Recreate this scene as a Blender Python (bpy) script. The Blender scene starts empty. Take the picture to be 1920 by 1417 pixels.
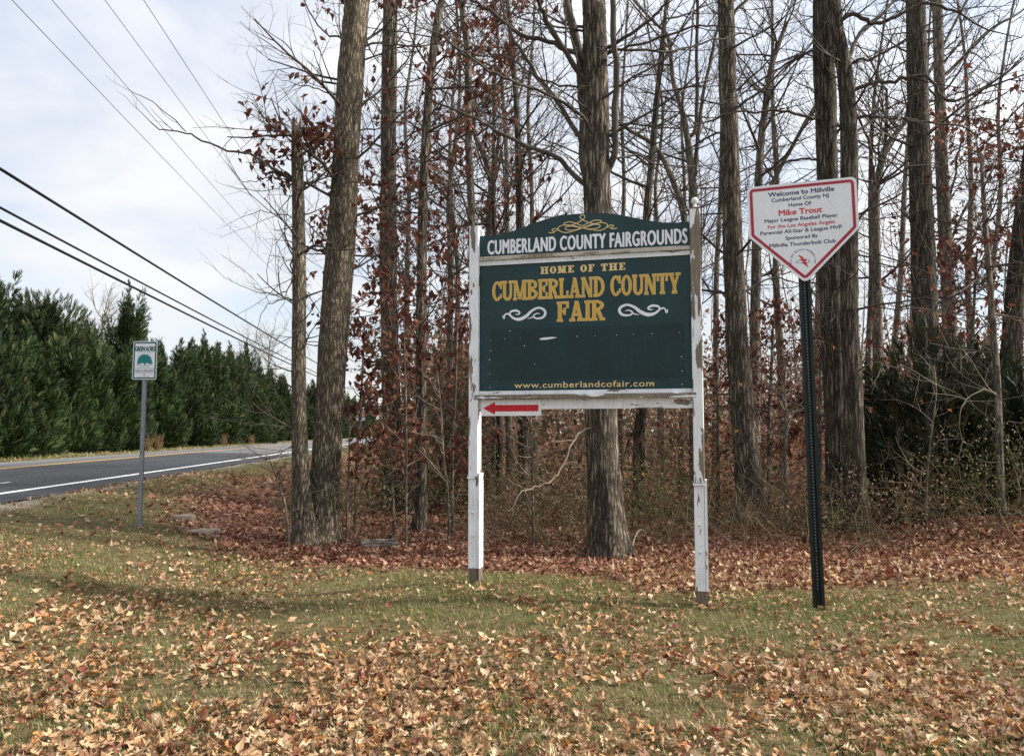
import bpy, math, random
import numpy as np
from mathutils import Vector, Matrix

# ------------------------------------------------------------------ scene, camera, sky, sun
sc = bpy.context.scene
COL = sc.collection
R = math.radians
F_PX, CX, CY, HORIZON, CAM_H = 1450.0, 960.0, 708.5, 811.0, 1.40
PITCH = math.atan((HORIZON - CY) / F_PX)

cam = bpy.data.cameras.new('camera')
cam.sensor_fit = 'HORIZONTAL'; cam.sensor_width = 36.0
cam.lens = 36.0 * F_PX / 1920.0
cam.clip_start = 0.05; cam.clip_end = 3000
camo = bpy.data.objects.new('camera', cam); COL.objects.link(camo)
camo.location = (0, 0, CAM_H); camo.rotation_euler = (R(90) + PITCH, 0, 0)
sc.camera = camo

SUN_AZ, SUN_EL = R(87), R(34)          # azimuth measured from the view direction towards the right
world = bpy.data.worlds.new('World'); sc.world = world; world.use_nodes = True
wn, wl = world.node_tree.nodes, world.node_tree.links
wn.clear()
wo = wn.new('ShaderNodeOutputWorld'); bg = wn.new('ShaderNodeBackground')
sky = wn.new('ShaderNodeTexSky'); sky.sky_type = 'NISHITA'; sky.sun_disc = False
sky.sun_elevation = SUN_EL; sky.sun_rotation = SUN_AZ; sky.air_density = 1.0; sky.dust_density = 1.0
tc = wn.new('ShaderNodeTexCoord')
def wmath(op, a, b=None, clamp=False):
    n = wn.new('ShaderNodeMath'); n.operation = op; n.use_clamp = clamp
    for i, v in enumerate((a, b)):
        if v is None: continue
        if isinstance(v, (int, float)): n.inputs[i].default_value = v
        else: wl.new(v, n.inputs[i])
    return n.outputs[0]
# thin cloud deck: direction projected on a plane high above
sep = wn.new('ShaderNodeSeparateXYZ'); wl.new(tc.outputs['Generated'], sep.inputs[0])
zz = wmath('MAXIMUM', wmath('ADD', sep.outputs['Z'], 0.16), 0.05)
cx_ = wmath('DIVIDE', sep.outputs['X'], zz); cy_ = wmath('DIVIDE', sep.outputs['Y'], zz)
comb = wn.new('ShaderNodeCombineXYZ'); wl.new(cx_, comb.inputs[0]); wl.new(cy_, comb.inputs[1])
n1 = wn.new('ShaderNodeTexNoise'); n1.inputs['Scale'].default_value = 1.35; n1.inputs['Detail'].default_value = 7
n1.inputs['Roughness'].default_value = 0.52; n1.inputs['Distortion'].default_value = 0.35
wl.new(comb.outputs[0], n1.inputs['Vector'])
cr = wn.new('ShaderNodeValToRGB'); cr.color_ramp.elements[0].position = 0.30; cr.color_ramp.elements[1].position = 0.60
cr.color_ramp.elements[0].color = (0.34, 0.34, 0.34, 1); cr.color_ramp.elements[1].color = (1, 1, 1, 1)
wl.new(n1.outputs['Fac'], cr.inputs['Fac'])
n2 = wn.new('ShaderNodeTexNoise'); n2.inputs['Scale'].default_value = 0.9; n2.inputs['Detail'].default_value = 4
wl.new(comb.outputs[0], n2.inputs['Vector'])
# clouds glow where the sun stands behind them
sd = wn.new('ShaderNodeVectorMath'); sd.operation = 'DOT_PRODUCT'
wl.new(tc.outputs['Generated'], sd.inputs[0])
sd.inputs[1].default_value = (math.sin(SUN_AZ) * math.cos(SUN_EL), math.cos(SUN_AZ) * math.cos(SUN_EL), math.sin(SUN_EL))
glow = wmath('POWER', wmath('MAXIMUM', sd.outputs['Value'], 0.0), 3.0)
elev = wmath('ADD', wmath('MULTIPLY', wmath('MAXIMUM', sep.outputs['Z'], 0.0), 0.55), 0.86)      # overcast decks are brighter overhead
lum = wmath('MULTIPLY', wmath('ADD', wmath('ADD', wmath('MULTIPLY', n2.outputs['Fac'], 0.16), 0.345), wmath('MULTIPLY', glow, 0.50)), elev)
cc = wn.new('ShaderNodeVectorMath'); cc.operation = 'SCALE'; cc.inputs[0].default_value = (0.985, 1.0, 1.035)
wl.new(lum, cc.inputs['Scale'])
ss = wn.new('ShaderNodeVectorMath'); ss.operation = 'SCALE'; wl.new(sky.outputs[0], ss.inputs[0]); ss.inputs['Scale'].default_value = 0.090
mixc = wn.new('ShaderNodeMix'); mixc.data_type = 'RGBA'
wl.new(cr.outputs['Color'], mixc.inputs['Factor']); wl.new(ss.outputs[0], mixc.inputs['A']); wl.new(cc.outputs[0], mixc.inputs['B'])
wl.new(mixc.outputs['Result'], bg.inputs['Color']); bg.inputs['Strength'].default_value = 1.0
wl.new(bg.outputs[0], wo.inputs[0])

sun = bpy.data.lights.new('sun', 'SUN'); sun.energy = 3.3; sun.angle = R(4.0); sun.color = (1.0, 0.945, 0.86)
suno = bpy.data.objects.new('sun', sun); COL.objects.link(suno)
suno.rotation_euler = Vector((-math.sin(SUN_AZ) * math.cos(SUN_EL), -math.cos(SUN_AZ) * math.cos(SUN_EL), -math.sin(SUN_EL))).to_track_quat('-Z', 'Y').to_euler()
suno.location = (30, 20, 30)

sc.view_settings.view_transform = 'Standard'; sc.view_settings.look = 'None'
sc.view_settings.exposure = 1.2; sc.view_settings.gamma = 1.0
sc.render.engine = 'CYCLES'
sc.cycles.max_bounces = 6; sc.cycles.diffuse_bounces = 3; sc.cycles.transmission_bounces = 3
sc.cycles.use_denoising = False
sc.cycles.sample_clamp_indirect = 2.5; sc.cycles.sample_clamp_direct = 6.0

# ------------------------------------------------------------------ helpers
rng = np.random.default_rng(7)
rnd = random.Random(11)

def U(px, py, Y):
    """world point seen at photo pixel (px, py) at distance Y in front of the camera"""
    u = (px - CX) / F_PX; v = (CY - py) / F_PX
    d = (u, math.cos(PITCH) - v * math.sin(PITCH), math.sin(PITCH) + v * math.cos(PITCH))
    k = Y / d[1]
    return (d[0] * k, Y, CAM_H + d[2] * k)

RD = 0.11                     # the road runs along (-RD, 1)
def sstep(a, b, x):
    t = np.clip((x - a) / (b - a), 0, 1); return t * t * (3 - 2 * t)
def vnoise(x, y, s, seed=0):
    x = np.asarray(x, float) / s + seed * 17.31; y = np.asarray(y, float) / s + seed * 9.77
    xi = np.floor(x); yi = np.floor(y); xf = x - xi; yf = y - yi
    xf = xf * xf * (3 - 2 * xf); yf = yf * yf * (3 - 2 * yf)
    def h(a, b):
        v = np.sin(a * 127.1 + b * 311.7 + seed * 3.3) * 43758.5453
        return v - np.floor(v)
    return (h(xi, yi) * (1 - xf) + h(xi + 1, yi) * xf) * (1 - yf) + (h(xi, yi + 1) * (1 - xf) + h(xi + 1, yi + 1) * xf) * yf
ROAD_N, ROAD_F = -5.85, -13.75
def road_z(xl):
    return 0.43 + 0.10 * (1 - ((xl + 9.8) / 3.95) ** 2)
def hz(x, y):
    x = np.asarray(x, float); y = np.asarray(y, float)
    xl = x + RD * y
    z = 0.43 * sstep(-1.3, -5.9, xl)
    onroad = (xl < ROAD_N + 0.02) & (xl > ROAD_F - 0.02)
    n = (vnoise(x, y, 1.7, 1) - 0.5) * 0.07 + (vnoise(x, y, 0.6, 2) - 0.5) * 0.025
    z = z + n * sstep(-5.9, -5.0, xl) + np.where(xl < ROAD_F, n, 0)
    z = np.where(onroad, road_z(xl) - 0.05, z)
    z = z + 0.055 * np.exp(-((x + 0.3) ** 2 + (y - 6.95) ** 2) / 1.2)
    z = z + 0.30 * np.exp(-((x - 6.1) ** 2 / 2.2 + (y - 9.6) ** 2 / 1.3))
    return z
def gz(x, y): return float(hz(x, y))

def link(o, parent=None):
    COL.objects.link(o)
    if parent is not None: o.parent = parent
    return o
def tag(o, label=None, cat=None, group=None, kind=None):
    if label: o['label'] = label
    if cat: o['category'] = cat
    if group: o['group'] = group
    if kind: o['kind'] = kind
    return o
def empty(name, loc=(0, 0, 0), rz=0.0):
    o = bpy.data.objects.new(name, None); o.empty_display_size = 0.2
    o.location = loc; o.rotation_euler = (0, 0, rz); COL.objects.link(o); return o

def np_mesh(name, V, Fs, col=None, smooth=False):
    """V (n,3); Fs list of (m,k) index arrays"""
    me = bpy.data.meshes.new(name)
    V = np.ascontiguousarray(V, dtype=np.float32)
    me.vertices.add(len(V)); me.vertices.foreach_set('co', V.ravel())
    Fs = [np.asarray(f, dtype=np.int32) for f in Fs if len(f)]
    loops = np.concatenate([f.ravel() for f in Fs])
    tot = np.concatenate([np.full(len(f), f.shape[1], np.int32) for f in Fs])
    start = np.concatenate([[0], np.cumsum(tot)[:-1]]).astype(np.int32)
    me.loops.add(len(loops)); me.loops.foreach_set('vertex_index', loops)
    me.polygons.add(len(tot)); me.polygons.foreach_set('loop_start', start); me.polygons.foreach_set('loop_total', tot)
    if smooth: me.polygons.foreach_set('use_smooth', np.ones(len(tot), bool))
    me.update(calc_edges=True)
    if col is not None:
        a = me.color_attributes.new('col', 'FLOAT_COLOR', 'POINT')
        c = np.ones((len(V), 4), np.float32); c[:, :3] = col
        a.data.foreach_set('color', c.ravel())
    return me
def mobj(name, me, mat, parent=None):
    if mat is not None and not me.materials: me.materials.append(mat)
    return link(bpy.data.objects.new(name, me), parent)

class Mesh:
    """collects boxes, prisms, lathes, ribbons; build() links ONE mesh object"""
    def __init__(s): s.v = []; s.f = []
    def add(s, vs, fs):
        b = len(s.v); s.v += [tuple(p) for p in vs]; s.f += [[i + b for i in f] for f in fs]
    def box(s, x0, x1, y0, y1, z0, z1, bev=0.0):
        if bev <= 0:
            s.add([(x0, y0, z0), (x1, y0, z0), (x1, y1, z0), (x0, y1, z0), (x0, y0, z1), (x1, y0, z1), (x1, y1, z1), (x0, y1, z1)],
                  [(3, 2, 1, 0), (4, 5, 6, 7), (0, 1, 5, 4), (1, 2, 6, 5), (2, 3, 7, 6), (3, 0, 4, 7)]); return
        b = bev
        out = [(x0 + b, y0), (x1 - b, y0), (x1, y0 + b), (x1, y1 - b), (x1 - b, y1), (x0 + b, y1), (x0, y1 - b), (x0, y0 + b)]
        s.prism(out, z0, z1, axis='z')
    def prism(s, poly, a, b, axis='y'):
        """polygon extruded: axis y -> poly is (x,z); axis z -> poly is (x,y)"""
        n = len(poly)
        if axis == 'y':
            v = [(p[0], a, p[1]) for p in poly] + [(p[0], b, p[1]) for p in poly]
            fs = [list(range(n)), list(range(2 * n - 1, n - 1, -1))] + [(i, i + n, (i + 1) % n + n, (i + 1) % n) for i in range(n)]
        else:
            v = [(p[0], p[1], a) for p in poly] + [(p[0], p[1], b) for p in poly]
            fs = [list(range(n - 1, -1, -1)), list(range(n, 2 * n))] + [(i, (i + 1) % n, (i + 1) % n + n, i + n) for i in range(n)]
        s.add(v, fs)
    def lathe(s, prof, n=16, c=(0, 0, 0)):
        vs = []; fs = []
        for r, z in prof:
            for k in range(n):
                a = 2 * math.pi * k / n; vs.append((c[0] + r * math.cos(a), c[1] + r * math.sin(a), c[2] + z))
        for i in range(len(prof) - 1):
            for k in range(n):
                fs.append((i * n + k, i * n + (k + 1) % n, (i + 1) * n + (k + 1) % n, (i + 1) * n + k))
        fs.append(list(range(n - 1, -1, -1))); fs.append([(len(prof) - 1) * n + k for k in range(n)])
        s.add(vs, fs)
    def disc(s, x, z, r, y, th=0.004, n=10):
        s.prism([(x + r * math.cos(2 * math.pi * k / n), z + r * math.sin(2 * math.pi * k / n)) for k in range(n)], y, y + th)
    def ribbon(s, pts, widths, y):
        """flat stroke in the xz plane at depth y"""
        n = len(pts); L = []; Rr = []
        for i in range(n):
            a = pts[max(0, i - 1)]; b = pts[min(n - 1, i + 1)]
            dx, dz = b[0] - a[0], b[1] - a[1]; l = math.hypot(dx, dz) or 1e-9
            nx, nz = -dz / l, dx / l; w = widths[i] / 2
            L.append((pts[i][0] + nx * w, y, pts[i][1] + nz * w)); Rr.append((pts[i][0] - nx * w, y, pts[i][1] - nz * w))
        s.add(L + Rr, [(i, i + 1, n + i + 1, n + i) for i in range(n - 1)])
    def mesh(s, name):
        me = bpy.data.meshes.new(name); me.from_pydata(s.v, [], s.f); me.update(); return me
    def build(s, name, mat, parent=None, loc=None):
        o = mobj(name, s.mesh(name), mat, parent)
        if loc: o.location = loc
        return o

def catmull(pts, n):
    """smooth a polyline of tuples, n samples per span"""
    P = [np.array(p, float) for p in pts]
    P = [2 * P[0] - P[1]] + P + [2 * P[-1] - P[-2]]
    out = []
    for i in range(1, len(P) - 2):
        for k in range(n):
            t = k / n
            out.append(0.5 * ((2 * P[i]) + (P[i + 1] - P[i - 1]) * t + (2 * P[i - 1] - 5 * P[i] + 4 * P[i + 1] - P[i + 2]) * t * t + (3 * P[i] - P[i - 1] - 3 * P[i + 1] + P[i + 2]) * t ** 3))
    out.append(P[-2]); return [tuple(p) for p in out]

# ------------------------------------------------------------------ materials
def new_mat(name):
    m = bpy.data.materials.new(name); m.use_nodes = True
    nt = m.node_tree; b = nt.nodes['Principled BSDF']; b.inputs['Specular IOR Level'].default_value = 0.3
    return m, nt, b
def N(nt, t, **kw):
    n = nt.nodes.new(t)
    for k, v in kw.items():
        if k in n.inputs: n.inputs[k].default_value = v
        else: setattr(n, k, v)
    return n
def ramp(nt, fac, stops):
    r = nt.nodes.new('ShaderNodeValToRGB'); e = r.color_ramp.elements
    while len(e) < len(stops): e.new(0.5)
    for i, (p, c) in enumerate(stops):
        e[i].position = p; e[i].color = (*c, 1) if len(c) == 3 else c
    nt.links.new(fac, r.inputs['Fac']); return r
def mixrgb(nt, f, a, b, blend='MIX'):
    m = nt.nodes.new('ShaderNodeMix'); m.data_type = 'RGBA'; m.blend_type = blend
    for s, v in (('Factor', f), ('A', a), ('B', b)):
        if hasattr(v, 'default_value') or hasattr(v, 'is_output'): nt.links.new(v, m.inputs[s])
        elif isinstance(v, (int, float)): m.inputs[s].default_value = v
        else: m.inputs[s].default_value = (*v, 1)
    return m.outputs['Result']
def coords(nt, scale=(1, 1, 1), kind='Object'):
    t = nt.nodes.new('ShaderNodeTexCoord'); mp = nt.nodes.new('ShaderNodeMapping')
    mp.inputs['Scale'].default_value = scale; nt.links.new(t.outputs[kind], mp.inputs['Vector']); return mp.outputs[0]
def plain(name, c, rough=0.6, var=0.15, scale=12.0, metal=0.0, bump=0.0):
    m, nt, b = new_mat(name)
    nz = N(nt, 'ShaderNodeTexNoise', Scale=scale, Detail=5.0, Roughness=0.6); nt.links.new(coords(nt), nz.inputs['Vector'])
    r = ramp(nt, nz.outputs['Fac'], [(0.25, tuple(x * (1 - var) for x in c)), (0.75, tuple(min(1, x * (1 + var)) for x in c))])
    nt.links.new(r.outputs[0], b.inputs['Base Color'])
    b.inputs['Roughness'].default_value = rough; b.inputs['Metallic'].default_value = metal
    if bump:
        bp = N(nt, 'ShaderNodeBump', Strength=bump, Distance=0.01); nt.links.new(nz.outputs['Fac'], bp.inputs['Height']); nt.links.new(bp.outputs[0], b.inputs['Normal'])
    return m
def bark(name, dark, mid, light, fx=26.0, fz=3.2, bump=0.9, lichen=0.0):
    m, nt, b = new_mat(name)
    v = coords(nt, (fx, fx, fz))
    a = N(nt, 'ShaderNodeTexNoise', Scale=1.0, Detail=6.0, Roughness=0.62, Distortion=0.6); nt.links.new(v, a.inputs['Vector'])
    vo = N(nt, 'ShaderNodeTexVoronoi', Scale=0.8, feature='DISTANCE_TO_EDGE'); 
    ad = N(nt, 'ShaderNodeVectorMath', operation='MULTIPLY_ADD'); nt.links.new(a.outputs['Color'], ad.inputs[0]); ad.inputs[1].default_value = (2.4, 2.4, 2.4); nt.links.new(v, ad.inputs[2])
    nt.links.new(ad.outputs[0], vo.inputs['Vector'])
    e = N(nt, 'ShaderNodeMath', operation='MULTIPLY'); nt.links.new(vo.outputs['Distance'], e.inputs[0]); e.inputs[1].default_value = 3.6; e.use_clamp = True
    h = N(nt, 'ShaderNodeMath', operation='MULTIPLY'); nt.links.new(e.outputs[0], h.inputs[0])
    h2 = N(nt, 'ShaderNodeMath', operation='ADD'); nt.links.new(a.outputs['Fac'], h2.inputs[0]); h2.inputs[1].default_value = 0.25
    nt.links.new(h2.outputs[0], h.inputs[1])
    r = ramp(nt, h.outputs[0], [(0.0, dark), (0.35, mid), (0.85, light)])
    big = N(nt, 'ShaderNodeTexNoise', Scale=1.6, Detail=4.0); nt.links.new(coords(nt), big.inputs['Vector'])
    rb = ramp(nt, big.outputs['Fac'], [(0.3, (0.62, 0.62, 0.63)), (0.7, (1.28, 1.25, 1.18))])
    c = mixrgb(nt, 1.0, r.outputs[0], rb.outputs[0], 'MULTIPLY')
    if lichen:
        ln = N(nt, 'ShaderNodeTexNoise', Scale=5.0, Detail=6.0); nt.links.new(coords(nt), ln.inputs['Vector'])
        lr = ramp(nt, ln.outputs['Fac'], [(0.52, (0, 0, 0)), (0.70, (lichen, lichen, lichen))])
        c = mixrgb(nt, lr.outputs[0], c, (0.17, 0.18, 0.11))
    nt.links.new(c, b.inputs['Base Color']); b.inputs['Roughness'].default_value = 0.95; b.inputs['Specular IOR Level'].default_value = 0.1
    bp = N(nt, 'ShaderNodeBump', Strength=bump, Distance=0.03); nt.links.new(h.outputs[0], bp.inputs['Height']); nt.links.new(bp.outputs[0], b.inputs['Normal'])
    return m
def attr_mat(name, rough=0.8, transl=0.0, spec=0.2, var=0.0):
    m, nt, b = new_mat(name)
    at = N(nt, 'ShaderNodeAttribute', attribute_name='col')
    c = at.outputs['Color']
    if var:
        nz = N(nt, 'ShaderNodeTexNoise', Scale=60.0, Detail=3.0); nt.links.new(coords(nt), nz.inputs['Vector'])
        rr = ramp(nt, nz.outputs['Fac'], [(0.3, (1 - var,) * 3), (0.7, (1 + var,) * 3)])
        c = mixrgb(nt, 1.0, c, rr.outputs[0], 'MULTIPLY')
    nt.links.new(c, b.inputs['Base Color']); b.inputs['Roughness'].default_value = rough; b.inputs['Specular IOR Level'].default_value = spec
    if transl:
        tr = N(nt, 'ShaderNodeBsdfTranslucent'); nt.links.new(c, tr.inputs['Color'])
        mx = N(nt, 'ShaderNodeMixShader'); mx.inputs[0].default_value = transl
        nt.links.new(b.outputs[0], mx.inputs[1]); nt.links.new(tr.outputs[0], mx.inputs[2])
        nt.links.new(mx.outputs[0], nt.nodes['Material Output'].inputs['Surface'])
    return m

M = {}
M['oak'] = bark('oak_bark', (0.036, 0.030, 0.024), (0.130, 0.108, 0.086), (0.29, 0.248, 0.202), 30, 3.4, 1.0, 0.18)
M['oak_pale'] = bark('pale_bark', (0.052, 0.042, 0.032), (0.195, 0.160, 0.122), (0.36, 0.305, 0.235), 44, 7.0, 1.0, 0.30)
M['oak_backlit'] = bark('backlit_bark', (0.026, 0.022, 0.018), (0.105, 0.088, 0.072), (0.215, 0.185, 0.152), 34, 3.0, 1.0, 0.30)  # backlit look of these trunks put into a darker bark colour
M['mid_bark'] = bark('grey_bark', (0.06, 0.052, 0.044), (0.165, 0.142, 0.118), (0.275, 0.240, 0.200), 18, 4.5, 0.7, 0.2)
M['twig'] = plain('twig_bark', (0.075, 0.060, 0.047), 0.9, 0.35, 3.0)
M['twig_pale'] = plain('pale_twig_bark', (0.20, 0.165, 0.125), 0.9, 0.25, 5.0)
M['far'] = attr_mat('far_woods', 0.95, 0.0, 0.0)
M['leaf'] = attr_mat('dry_leaf', 0.62, 0.22, 0.35, 0.22)
M['redleaf'] = attr_mat('clinging_oak_leaf', 0.65, 0.30, 0.25)
M['grass'] = attr_mat('grass_blade', 0.7, 0.30, 0.25)
M['needle'] = attr_mat('evergreen_spray', 0.7, 0.10, 0.25)
M['bramble'] = attr_mat('bramble_stem', 0.9, 0.0, 0.1)
M['wire'] = plain('black_cable', (0.012, 0.012, 0.013), 0.6, 0.1)
M['white_line'] = plain('white_road_paint', (0.78, 0.78, 0.75), 0.7, 0.10, 9.0)
M['yellow_line'] = plain('yellow_road_paint', (0.62, 0.36, 0.10), 0.7, 0.12, 9.0)

# ground: colour attribute holds how much litter lies there
gm, nt, b = new_mat('lawn_and_leaf_mould')
at = N(nt, 'ShaderNodeAttribute', attribute_name='col')
sepc = N(nt, 'ShaderNodeSeparateColor'); nt.links.new(at.outputs['Color'], sepc.inputs[0])
pos = N(nt, 'ShaderNodeNewGeometry')
na = N(nt, 'ShaderNodeTexNoise', Scale=9.0, Detail=8.0, Roughness=0.7); nt.links.new(pos.outputs['Position'], na.inputs['Vector'])
nb_ = N(nt, 'ShaderNodeTexVoronoi', Scale=13.0); nt.links.new(pos.outputs['Position'], nb_.inputs['Vector'])
lit = ramp(nt, nb_.outputs['Color'], [(0.1, (0.055, 0.026, 0.014)), (0.45, (0.16, 0.075, 0.040)), (0.75, (0.27, 0.145, 0.085)), (0.95, (0.36, 0.24, 0.15))])
gr = ramp(nt, na.outputs['Fac'], [(0.25, (0.036, 0.033, 0.015)), (0.5, (0.092, 0.080, 0.036)), (0.75, (0.21, 0.165, 0.085))])
c = mixrgb(nt, sepc.outputs[0], gr.outputs[0], lit.outputs[0])
c = mixrgb(nt, sepc.outputs[1], c, ramp(nt, na.outputs['Fac'], [(0.3, (0.16, 0.135, 0.105)), (0.7, (0.36, 0.32, 0.27))]).outputs[0])
nt.links.new(c, b.inputs['Base Color']); b.inputs['Roughness'].default_value = 0.95; b.inputs['Specular IOR Level'].default_value = 0.05
bp = N(nt, 'ShaderNodeBump', Strength=0.8, Distance=0.03); nt.links.new(na.outputs['Fac'], bp.inputs['Height']); nt.links.new(bp.outputs[0], b.inputs['Normal'])
M['ground'] = gm

# asphalt: newer dark surface near, older paler surface farther along and on the far lane
am, nt, b = new_mat('asphalt')
pos = N(nt, 'ShaderNodeNewGeometry')
fine = N(nt, 'ShaderNodeTexNoise', Scale=70.0, Detail=4.0, Roughness=0.7); nt.links.new(pos.outputs['Position'], fine.inputs['Vector'])
mp = N(nt, 'ShaderNodeMapping'); mp.inputs['Rotation'].default_value = (0, 0, -math.atan(RD)); mp.inputs['Scale'].default_value = (1.3, 0.07, 1); nt.links.new(pos.outputs['Position'], mp.inputs['Vector'])
strk = N(nt, 'ShaderNodeTexNoise', Scale=1.0, Detail=5.0); nt.links.new(mp.outputs[0], strk.inputs['Vector'])
sp = N(nt, 'ShaderNodeSeparateXYZ'); nt.links.new(pos.outputs['Position'], sp.inputs[0])
xl = N(nt, 'ShaderNodeMath', operation='MULTIPLY_ADD'); nt.links.new(sp.outputs['Y'], xl.inputs[0]); xl.inputs[1].default_value = RD; nt.links.new(sp.outputs['X'], xl.inputs[2])
lane = N(nt, 'ShaderNodeMath', operation='LESS_THAN'); nt.links.new(xl.outputs[0], lane.inputs[0]); lane.inputs[1].default_value = -10.25
farr = N(nt, 'ShaderNodeMapRange'); nt.links.new(sp.outputs['Y'], farr.inputs['Value']); farr.inputs['From Min'].default_value = 33; farr.inputs['From Max'].default_value = 35
mxx = N(nt, 'ShaderNodeMath', operation='MAXIMUM'); nt.links.new(lane.outputs[0], mxx.inputs[0]); nt.links.new(farr.outputs[0], mxx.inputs[1])
base = mixrgb(nt, mxx.outputs[0], (0.040, 0.041, 0.044), (0.125, 0.125, 0.125))
rs = ramp(nt, strk.outputs['Fac'], [(0.3, (0.80, 0.80, 0.80)), (0.7, (1.22, 1.22, 1.22))])
rf = ramp(nt, fine.outputs['Fac'], [(0.25, (0.70, 0.70, 0.70)), (0.8, (1.45, 1.45, 1.45))])
c = mixrgb(nt, 1.0, mixrgb(nt, 1.0, base, rs.outputs[0], 'MULTIPLY'), rf.outputs[0], 'MULTIPLY')
nt.links.new(c, b.inputs['Base Color']); b.inputs['Roughness'].default_value = 0.85
bp = N(nt, 'ShaderNodeBump', Strength=0.4, Distance=0.01); nt.links.new(fine.outputs['Fac'], bp.inputs['Height']); nt.links.new(bp.outputs[0], b.inputs['Normal'])
M['asphalt'] = am

def peel(name, amount, seed, white=(0.78, 0.80, 0.83), wood=(0.22, 0.18, 0.14), sx=26.0, sz=5.5):
    """weathered white paint flaking off grey wood"""
    m, nt, b = new_mat(name)
    t = N(nt, 'ShaderNodeTexCoord')
    mp = N(nt, 'ShaderNodeMapping'); mp.inputs['Scale'].default_value = (sx, sx, sz); mp.inputs['Location'].default_value = (seed, seed * 0.7, seed * 1.3)
    nt.links.new(t.outputs['Object'], mp.inputs['Vector'])
    a = N(nt, 'ShaderNodeTexNoise', Scale=0.55, Detail=7.0, Roughness=0.55, Distortion=0.4); nt.links.new(mp.outputs[0], a.inputs['Vector'])
    mask = ramp(nt, a.outputs['Fac'], [(0.5 - 0.13 + amount * 0.34, (0, 0, 0)), (0.5 - 0.13 + amount * 0.34 + 0.014, (1, 1, 1))])
    mp2 = N(nt, 'ShaderNodeMapping'); mp2.inputs['Scale'].default_value = (90, 90, 5); nt.links.new(t.outputs['Object'], mp2.inputs['Vector'])
    g = N(nt, 'ShaderNodeTexNoise', Scale=1.0, Detail=5.0, Roughness=0.6); nt.links.new(mp2.outputs[0], g.inputs['Vector'])
    wd = ramp(nt, g.outputs['Fac'], [(0.3, tuple(x * 0.55 for x in wood)), (0.7, tuple(x * 1.3 for x in wood))])
    wp = ramp(nt, g.outputs['Fac'], [(0.28, tuple(x * 0.80 for x in white)), (0.5, white), (0.8, tuple(min(1, x * 1.04) for x in white))])
    c = mixrgb(nt, mask.outputs[0], wd.outputs[0], wp.outputs[0])
    st = N(nt, 'ShaderNodeTexNoise', Scale=7.0, Detail=6.0); nt.links.new(t.outputs['Object'], st.inputs['Vector'])
    sr = ramp(nt, st.outputs['Fac'], [(0.30, (0.86, 0.85, 0.82)), (0.62, (1, 1, 1))])
    c = mixrgb(nt, 1.0, c, sr.outputs[0], 'MULTIPLY')
    nt.links.new(c, b.inputs['Base Color']); b.inputs['Roughness'].default_value = 0.7
    hh = N(nt, 'ShaderNodeMath', operation='MULTIPLY_ADD'); nt.links.new(g.outputs['Fac'], hh.inputs[0]); hh.inputs[1].default_value = 0.4; nt.links.new(mask.outputs[0], hh.inputs[2])
    bp = N(nt, 'ShaderNodeBump', Strength=0.6, Distance=0.002); nt.links.new(hh.outputs[0], bp.inputs['Height']); nt.links.new(bp.outputs[0], b.inputs['Normal'])
    return m
M['paint_post'] = peel('peeling_white_paint_left', 0.22, 3.1)
M['paint_post_r'] = peel('peeling_white_paint_right', 0.31, 8.3)
M['paint_low'] = peel('white_painted_wood', 0.00, 5.7)
M['paint_rail'] = peel('white_painted_rail', 0.02, 1.9, sx=5.5, sz=26)
M['paint_worn'] = peel('worn_white_moulding', 0.50, 6.4, sx=5.5, sz=30)
M['paint_strip'] = peel('weathered_moulding', 0.42, 2.2, white=(0.50, 0.46, 0.40), wood=(0.30, 0.24, 0.18), sx=4, sz=30)
M['raw_wood'] = peel('raw_grey_wood', 1.0, 4.2, wood=(0.17, 0.13, 0.10))
def sheet(name, c, rough=0.45, streak=0.25, spec=0.35):
    m, nt, b = new_mat(name)
    v = coords(nt, (9, 9, 0.9)); a = N(nt, 'ShaderNodeTexNoise', Scale=1.0, Detail=6.0, Roughness=0.6); nt.links.new(v, a.inputs['Vector'])
    a2 = N(nt, 'ShaderNodeTexNoise', Scale=3.0, Detail=5.0); nt.links.new(coords(nt), a2.inputs['Vector'])
    r1 = ramp(nt, a.outputs['Fac'], [(0.35, (1, 1, 1)), (0.8, (1 + streak,) * 3)])
    r2 = ramp(nt, a2.outputs['Fac'], [(0.3, (1 - streak * 0.5,) * 3), (0.7, (1 + streak * 0.5,) * 3)])
    cc = mixrgb(nt, 1.0, mixrgb(nt, 1.0, c, r1.outputs[0], 'MULTIPLY'), r2.outputs[0], 'MULTIPLY')
    nt.links.new(cc, b.inputs['Base Color']); b.inputs['Roughness'].default_value = rough; b.inputs['Specular IOR Level'].default_value = spec
    return m
M['green_board'] = sheet('dark_green_board', (0.0062, 0.031, 0.035), 0.40, 0.30)
M['green_patch'] = sheet('darker_green_board', (0.0050, 0.0215, 0.0235), 0.45, 0.30)
M['gold'] = sheet('gold_lettering', (0.56, 0.34, 0.045), 0.5, 0.15)
M['cream'] = sheet('pale_gold_lettering', (0.68, 0.50, 0.24), 0.5, 0.12)
M['white_letter'] = sheet('white_lettering', (0.72, 0.74, 0.78), 0.5, 0.12)
M['white_sheet'] = sheet('white_sign_sheet', (0.72, 0.73, 0.76), 0.4, 0.07)
M['arrow_sheet'] = sheet('dull_white_sheet', (0.68, 0.67, 0.67), 0.5, 0.15)
M['red_paint'] = sheet('red_sign_paint', (0.45, 0.008, 0.018), 0.45, 0.12)
M['red_text'] = sheet('red_lettering', (0.55, 0.045, 0.045), 0.5, 0.1)
M['crimson'] = sheet('crimson_border', (0.33, 0.020, 0.045), 0.45, 0.1)
M['pink'] = sheet('pale_red_edge', (0.72, 0.45, 0.46), 0.5, 0.1)
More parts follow.
